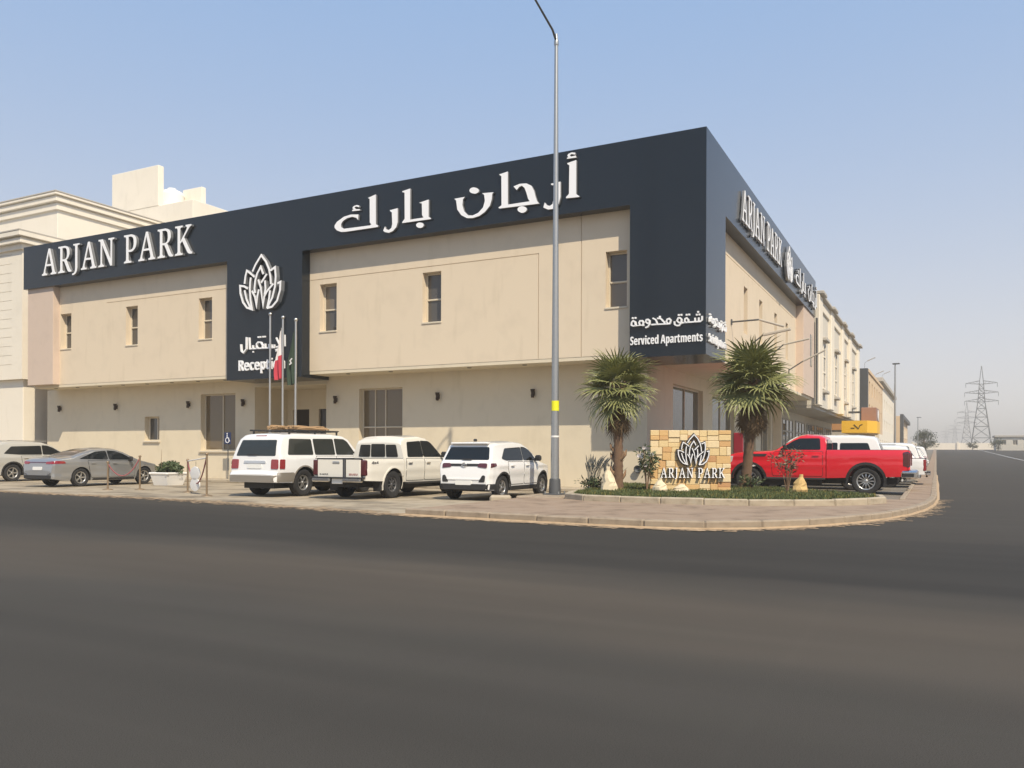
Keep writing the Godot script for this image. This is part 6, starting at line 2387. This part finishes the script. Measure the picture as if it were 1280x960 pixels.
	# planter trough on the forecourt
	var tr := thing("planter_trough", "white square planter with a leafy shrub on the forecourt beside the silver sedan", "planter", at(-25.9, 0, 21.9))
	var b := MB.new()
	var lo := 0.36
	var hi := 0.46
	for k in 4:
		var B := Basis(Vector3.UP, k * PI / 2)
		b.face([B * Vector3(-lo, 0, lo), B * Vector3(lo, 0, lo), B * Vector3(hi, 0.42, hi), B * Vector3(-hi, 0.42, hi)], B * Vector3.BACK)
		b.box(B * Vector3(0, 0.45, hi - 0.02), Vector3(2.0 * hi + 0.1, 0.08, 0.09), 0.02, B)
	obj("trough", b, M.white_plastic, tr)
	var so := MB.new()
	so.span(-0.42, 0.42, 0.36, 0.4, -0.42, 0.42)
	obj("soil", so, M.soil, tr)
	obj("foliage", leaf_cloud(71, 1500, Vector3(0.6, 0.3, 0.5), Vector3(0, 0.68, 0), 0.13, 9, 1.0), M.leaf_shrub, tr)
	var sap := MB.new()
	sap.tube([Vector3(-0.25, 0.4, 0.1), Vector3(-0.28, 0.9, 0.1), Vector3(-0.24, 1.35, 0.12)], [0.014, 0.01, 0.004], 5)
	obj("sapling", sap, M.trunk_boot, tr)
	var pt := thing("plant_pot", "white round pot with a bushy plant beside the blue parking sign", "planter", at(-25.9, 0.12, 25.6))
	var pm := MB.new()
	pm.lathe([Vector2(0, 0), Vector2(0.22, 0), Vector2(0.3, 0.35), Vector2(0.34, 0.5), Vector2(0.29, 0.5), Vector2(0.27, 0.42), Vector2(0, 0.42)], 18)
	obj("pot", pm, M.white_plastic, pt)
	obj("foliage", leaf_cloud(73, 700, Vector3(0.35, 0.35, 0.35), Vector3(0, 0.8, 0), 0.12, 7, 1.0), M.leaf_shrub, pt)


# ---------------------------------------------------------------- street furniture
func street_things() -> void:
	# galvanised lamp post by the corner
	var lp := thing("lamp_post", "tall galvanised lamp post with yellow sticker in front of the building", "street lamp", at(-9.2, 0.14, 20.45))
	var b := MB.new()
	b.tube([Vector3(0, 0, 0), Vector3(0, 6.0, 0), Vector3(0, 12.25, 0)], [0.118, 0.082, 0.05], 12)
	obj("post", b, M.steel, lp)
	var sl := MB.new()
	sl.lathe([Vector2(0.18, 0.0), Vector2(0.165, 0.05), Vector2(0.15, 0.42), Vector2(0.118, 0.45)], 14)
	sl.box(Vector3(0, 0.02, 0), Vector3(0.5, 0.04, 0.5), 0.01)
	obj("base_sleeve", sl, M.dark_steel, lp)
	for k in 4:
		var bo := MB.new()
		var d := Vector3(cos(PI / 4 + k * PI / 2), 0, sin(PI / 4 + k * PI / 2)) * 0.28
		bo.cyl(d + Vector3(0, 0.03, 0), d + Vector3(0, 0.1, 0), 0.022, 0.022, 6)
		obj("bolt", bo, M.steel, lp)
	var cl := MB.new()
	cl.lathe([Vector2(0.052, 12.18), Vector2(0.065, 12.2), Vector2(0.065, 12.32), Vector2(0.045, 12.34), Vector2(0.035, 12.5)], 12)
	obj("collar", cl, M.steel, lp)
	var arm := MB.new()
	arm.tube([Vector3(0, 12.3, 0), Vector3(0.0, 12.5, 0.25), Vector3(0.0, 12.75, 1.2), Vector3(0, 13.1, 2.5)], [0.035, 0.03, 0.027, 0.025], 10)
	obj("arm", arm, M.dark_steel, lp)
	var lh := MB.new()
	lh.box(Vector3(0, 13.2, 2.9), Vector3(0.22, 0.08, 0.6), 0.05, Basis(Vector3.RIGHT, -0.2))
	obj("lamp_head", lh, M.dark_steel, lp)
	var st := MB.new()
	var rows := []
	for i in 2:
		var a := PackedVector3Array()
		for k in 9:
			var q := lerpf(-0.4, PI - 0.9, k / 8.0)
			a.append(Vector3(cos(q) * 0.108, 2.28 + i * 0.27, sin(q) * 0.108))
		rows.append(a)
	st.grid(rows)
	obj("sticker", st, M.yellow, lp)
	var band := MB.new()
	band.lathe([Vector2(0.1, 1.55), Vector2(0.116, 1.56), Vector2(0.116, 1.6), Vector2(0.1, 1.61)], 14)
	obj("band", band, M.white_plastic, lp)
	# flagpoles
	var poles := [[-23.0, 6.55, "left flagpole, bare, in front of the navy reception panel"], [-22.35, 6.38, "middle flagpole carrying a white and red flag"], [-21.71, 6.25, "right flagpole carrying a dark green flag"]]
	var k := 0
	for p in poles:
		var t := thing("flagpole", p[2], "flagpole", at(p[0], 0, 24.2), 0.0, "flagpoles at the entrance")
		var pm := MB.new()
		pm.tube([Vector3.ZERO, Vector3(0, p[1], 0)], [0.05, 0.04], 10)
		obj("pole", pm, M.bright_steel, t)
		var ball := MB.new()
		ball.lathe([Vector2(0, p[1] - 0.02), Vector2(0.05, p[1]), Vector2(0.075, p[1] + 0.06), Vector2(0.05, p[1] + 0.12), Vector2(0, p[1] + 0.135)], 12)
		obj("finial", ball, M.bright_steel, t)
		var fo := MB.new()
		fo.lathe([Vector2(0.16, 0), Vector2(0.16, 0.03), Vector2(0.07, 0.06), Vector2(0.06, 0.2)], 12)
		obj("foot", fo, M.bright_steel, t)
		if k > 0:
			var cols := [[M.flag_white, 0.0, 0.5], [M.flag_red, 0.5, 1.0]] if k == 1 else [[M.flag_green, 0.0, 1.0]]
			var fl := thing("flag", "limp white and red flag hanging on the middle flagpole" if k == 1 else "limp dark green flag hanging on the right flagpole", "flag", at(p[0], 0, 24.2))
			for c in cols:
				var m := MB.new()
				var rws := []
				for i in 17:
					var u: float = lerpf(c[1], c[2], i / 16.0)
					var y: float = p[1] - 0.3 - u * (1.95 if k == 1 else 2.05)
					var a := PackedVector3Array()
					for j in 15:
						var v := j / 14.0
						var spread := 0.04 + 0.27 * sin(PI * minf(u * 0.62 + 0.05, 1.0))
						var x := -0.06 - spread * v + 0.1 * spread * sin(v * 9.0 + u * 3.0) + 0.28 * spread * (1.0 - v) * u
						a.append(Vector3(x, y - v * 0.28 * (1.0 - 0.4 * u) - 0.1 * v * sin(u * 4.0), 0.09 * sin(v * 11.0 + u * 2.2 + k) * (0.4 + 0.6 * u)))
					rws.append(a)
				m.grid(rws)
				obj("cloth", m, c[0], fl)
			if k == 2:
				var em := MB.new()
				ribbon(em, pv([-0.24, p[1] - 1.65, -0.14, p[1] - 1.6, -0.2, p[1] - 1.5, -0.1, p[1] - 1.42]), 0.05, 0.09, 0.1)
				obj("white_script", em, M.flag_white, fl)
		k += 1
	# blue parking sign
	var hs := thing("parking_sign", "blue wheelchair parking sign on a thin post by the wall", "sign", at(-26.68, 0.12, 25.6))
	var pl := MB.new()
	pl.box(Vector3(0, 1.72, 0.02), Vector3(0.38, 0.5, 0.02), 0.006)
	obj("panel", pl, M.sign_blue, hs)
	var po := MB.new()
	po.cyl(Vector3(0, 0, 0), Vector3(0, 1.95, 0), 0.022, 0.022, 8)
	obj("post", po, M.dark_steel, hs)
	var sy := MB.new()
	ribbon(sy, pv([-0.02, 1.87, -0.02, 1.74, 0.07, 1.73, 0.1, 1.6, 0.15, 1.61]), 0.032, 0.03, 0.036)
	var arc := PackedVector2Array()
	for i in 12:
		var a := 2.0 + i * 0.36
		arc.append(Vector2(0.0 + cos(a) * 0.11, 1.64 + sin(a) * 0.11))
	ribbon(sy, arc, 0.028, 0.03, 0.034)
	sy.lathe([Vector2(0, 0.03), Vector2(0.03, 0.031), Vector2(0.03, 0.038), Vector2(0, 0.038)], 10, Transform3D(Basis(Vector3.RIGHT, PI / 2), Vector3(-0.02, 1.915, 0)))
	obj("wheelchair_symbol", sy, M.letter, hs)
	# rope posts
	var posts := [[-23.5, 17.25, "first brass rope post from the left, before the silver sedan", 0.95], [-23.1, 18.3, "second brass rope post, between the sedan and the white planter", 1.15], [-20.9, 18.4, "left post of the pair holding white plates", 1.05], [-18.65, 17.1, "leaning post of the plate pair nearest the road", 1.25]]
	posts[0][0] = -24.4
	posts[0][1] = 18.2
	posts[1][0] = -23.6
	posts[1][1] = 18.8
	for p in posts:
		var t := thing("rope_post", p[2], "barrier post", at(p[0], 0, p[1]), 0.0, "rope posts on the forecourt")
		var m := MB.new()
		m.cyl(Vector3(0, 0.02, 0), Vector3(0, p[3] - 0.05, 0), 0.028, 0.028, 10)
		obj("post", m, M.brass, t)
		var kn := MB.new()
		kn.lathe([Vector2(0.03, p[3] - 0.07), Vector2(0.045, p[3] - 0.05), Vector2(0.045, p[3] - 0.02), Vector2(0.02, p[3]), Vector2(0, p[3] + 0.005)], 10)
		obj("knob", kn, M.brass, t)
		var ft := MB.new()
		ft.lathe([Vector2(0.17, 0.0), Vector2(0.16, 0.02), Vector2(0.05, 0.045), Vector2(0.03, 0.06)], 16)
		obj("foot", ft, M.brass, t)
	for e in [[0, 1, "sagging dull red rope between the two left brass posts", 0.5], [2, 3, "dull red rope hanging low between the plate posts", 0.75]]:
		var a := at(posts[e[0]][0], posts[e[0]][3] - 0.08, posts[e[0]][1])
		var c := at(posts[e[1]][0], posts[e[1]][3] - 0.08, posts[e[1]][1])
		var m := MB.new()
		var pts := []
		var rr := []
		for i in 17:
			var u := i / 16.0
			pts.append(a.lerp(c, u) - a - Vector3(0, e[3] * 4.0 * u * (1.0 - u), 0))
			rr.append(0.02)
		m.tube(pts, rr, 6)
		var o := obj("rope", m, M.rope_red, null)
		o.position = a
		tag(o, e[2], "rope")
	var pa := at(posts[2][0], 0, posts[2][1])
	var pc := at(posts[3][0], 0, posts[3][1])
	for e in [[0.62, 0.32, "upper white plate hanging between the plate posts"], [0.28, 0.34, "lower round white plate hanging between the plate posts"]]:
		var o := thing("white_plate", e[2], "plate", pa.lerp(pc, 0.45) + Vector3(0, e[0], 0), -0.3)
		var m := MB.new()
		m.lathe([Vector2(0, 0), Vector2(0.26, 0.0), Vector2(0.28, 0.02), Vector2(0.26, 0.04), Vector2(0, 0.04)], 20, Transform3D(Basis(Vector3.RIGHT, PI / 2).scaled(Vector3(1.2, 0.75, 1)), Vector3.ZERO))
		obj("disc", m, M.white_plastic, o)
		var w := MB.new()
		w.cyl(Vector3(0, 0.15, 0), Vector3(0, 0.36, 0), 0.006, 0.006, 5)
		obj("wire", w, M.dark_steel, o)
	var bar := thing("barrier_rail", "pale top rail joining the two plate posts", "rail", pa + Vector3(0, 0.98, 0))
	var bm := MB.new()
	bm.cyl(Vector3.ZERO, pc - pa + Vector3(0, 0.12, 0), 0.02, 0.02, 8)
	obj("rail", bm, M.white_plastic, bar)
	# red upright by the side windows
	var rd := thing("red_board", "upright red board standing by the shop window behind the red truck", "board", at(-6.6, 0, 31.4))
	var rm := MB.new()
	rm.box(Vector3(0, 1.2, 0), Vector3(0.36, 1.7, 0.12), 0.03)
	obj("board", rm, M.board_red, rd)
	var rf := MB.new()
	rf.box(Vector3(0, 0.17, 0), Vector3(0.44, 0.34, 0.4), 0.02)
	obj("foot", rf, M.dark_steel, rd)
	# garden spotlight on the wall foot
	var gs := thing("garden_spotlight", "small dark round spotlight on the low wall right of the left palm", "spotlight", at(-8.75, 0.75, 26.2))
	var gm := MB.new()
	gm.lathe([Vector2(0.0, 0.0), Vector2(0.1, 0.0), Vector2(0.13, 0.14), Vector2(0.1, 0.15), Vector2(0.07, 0.1), Vector2(0, 0.1)], 14, Transform3D(Basis(Vector3.RIGHT, PI / 2), Vector3(0, 0, 0.0)))
	obj("housing", gm, M.dark_steel, gs)
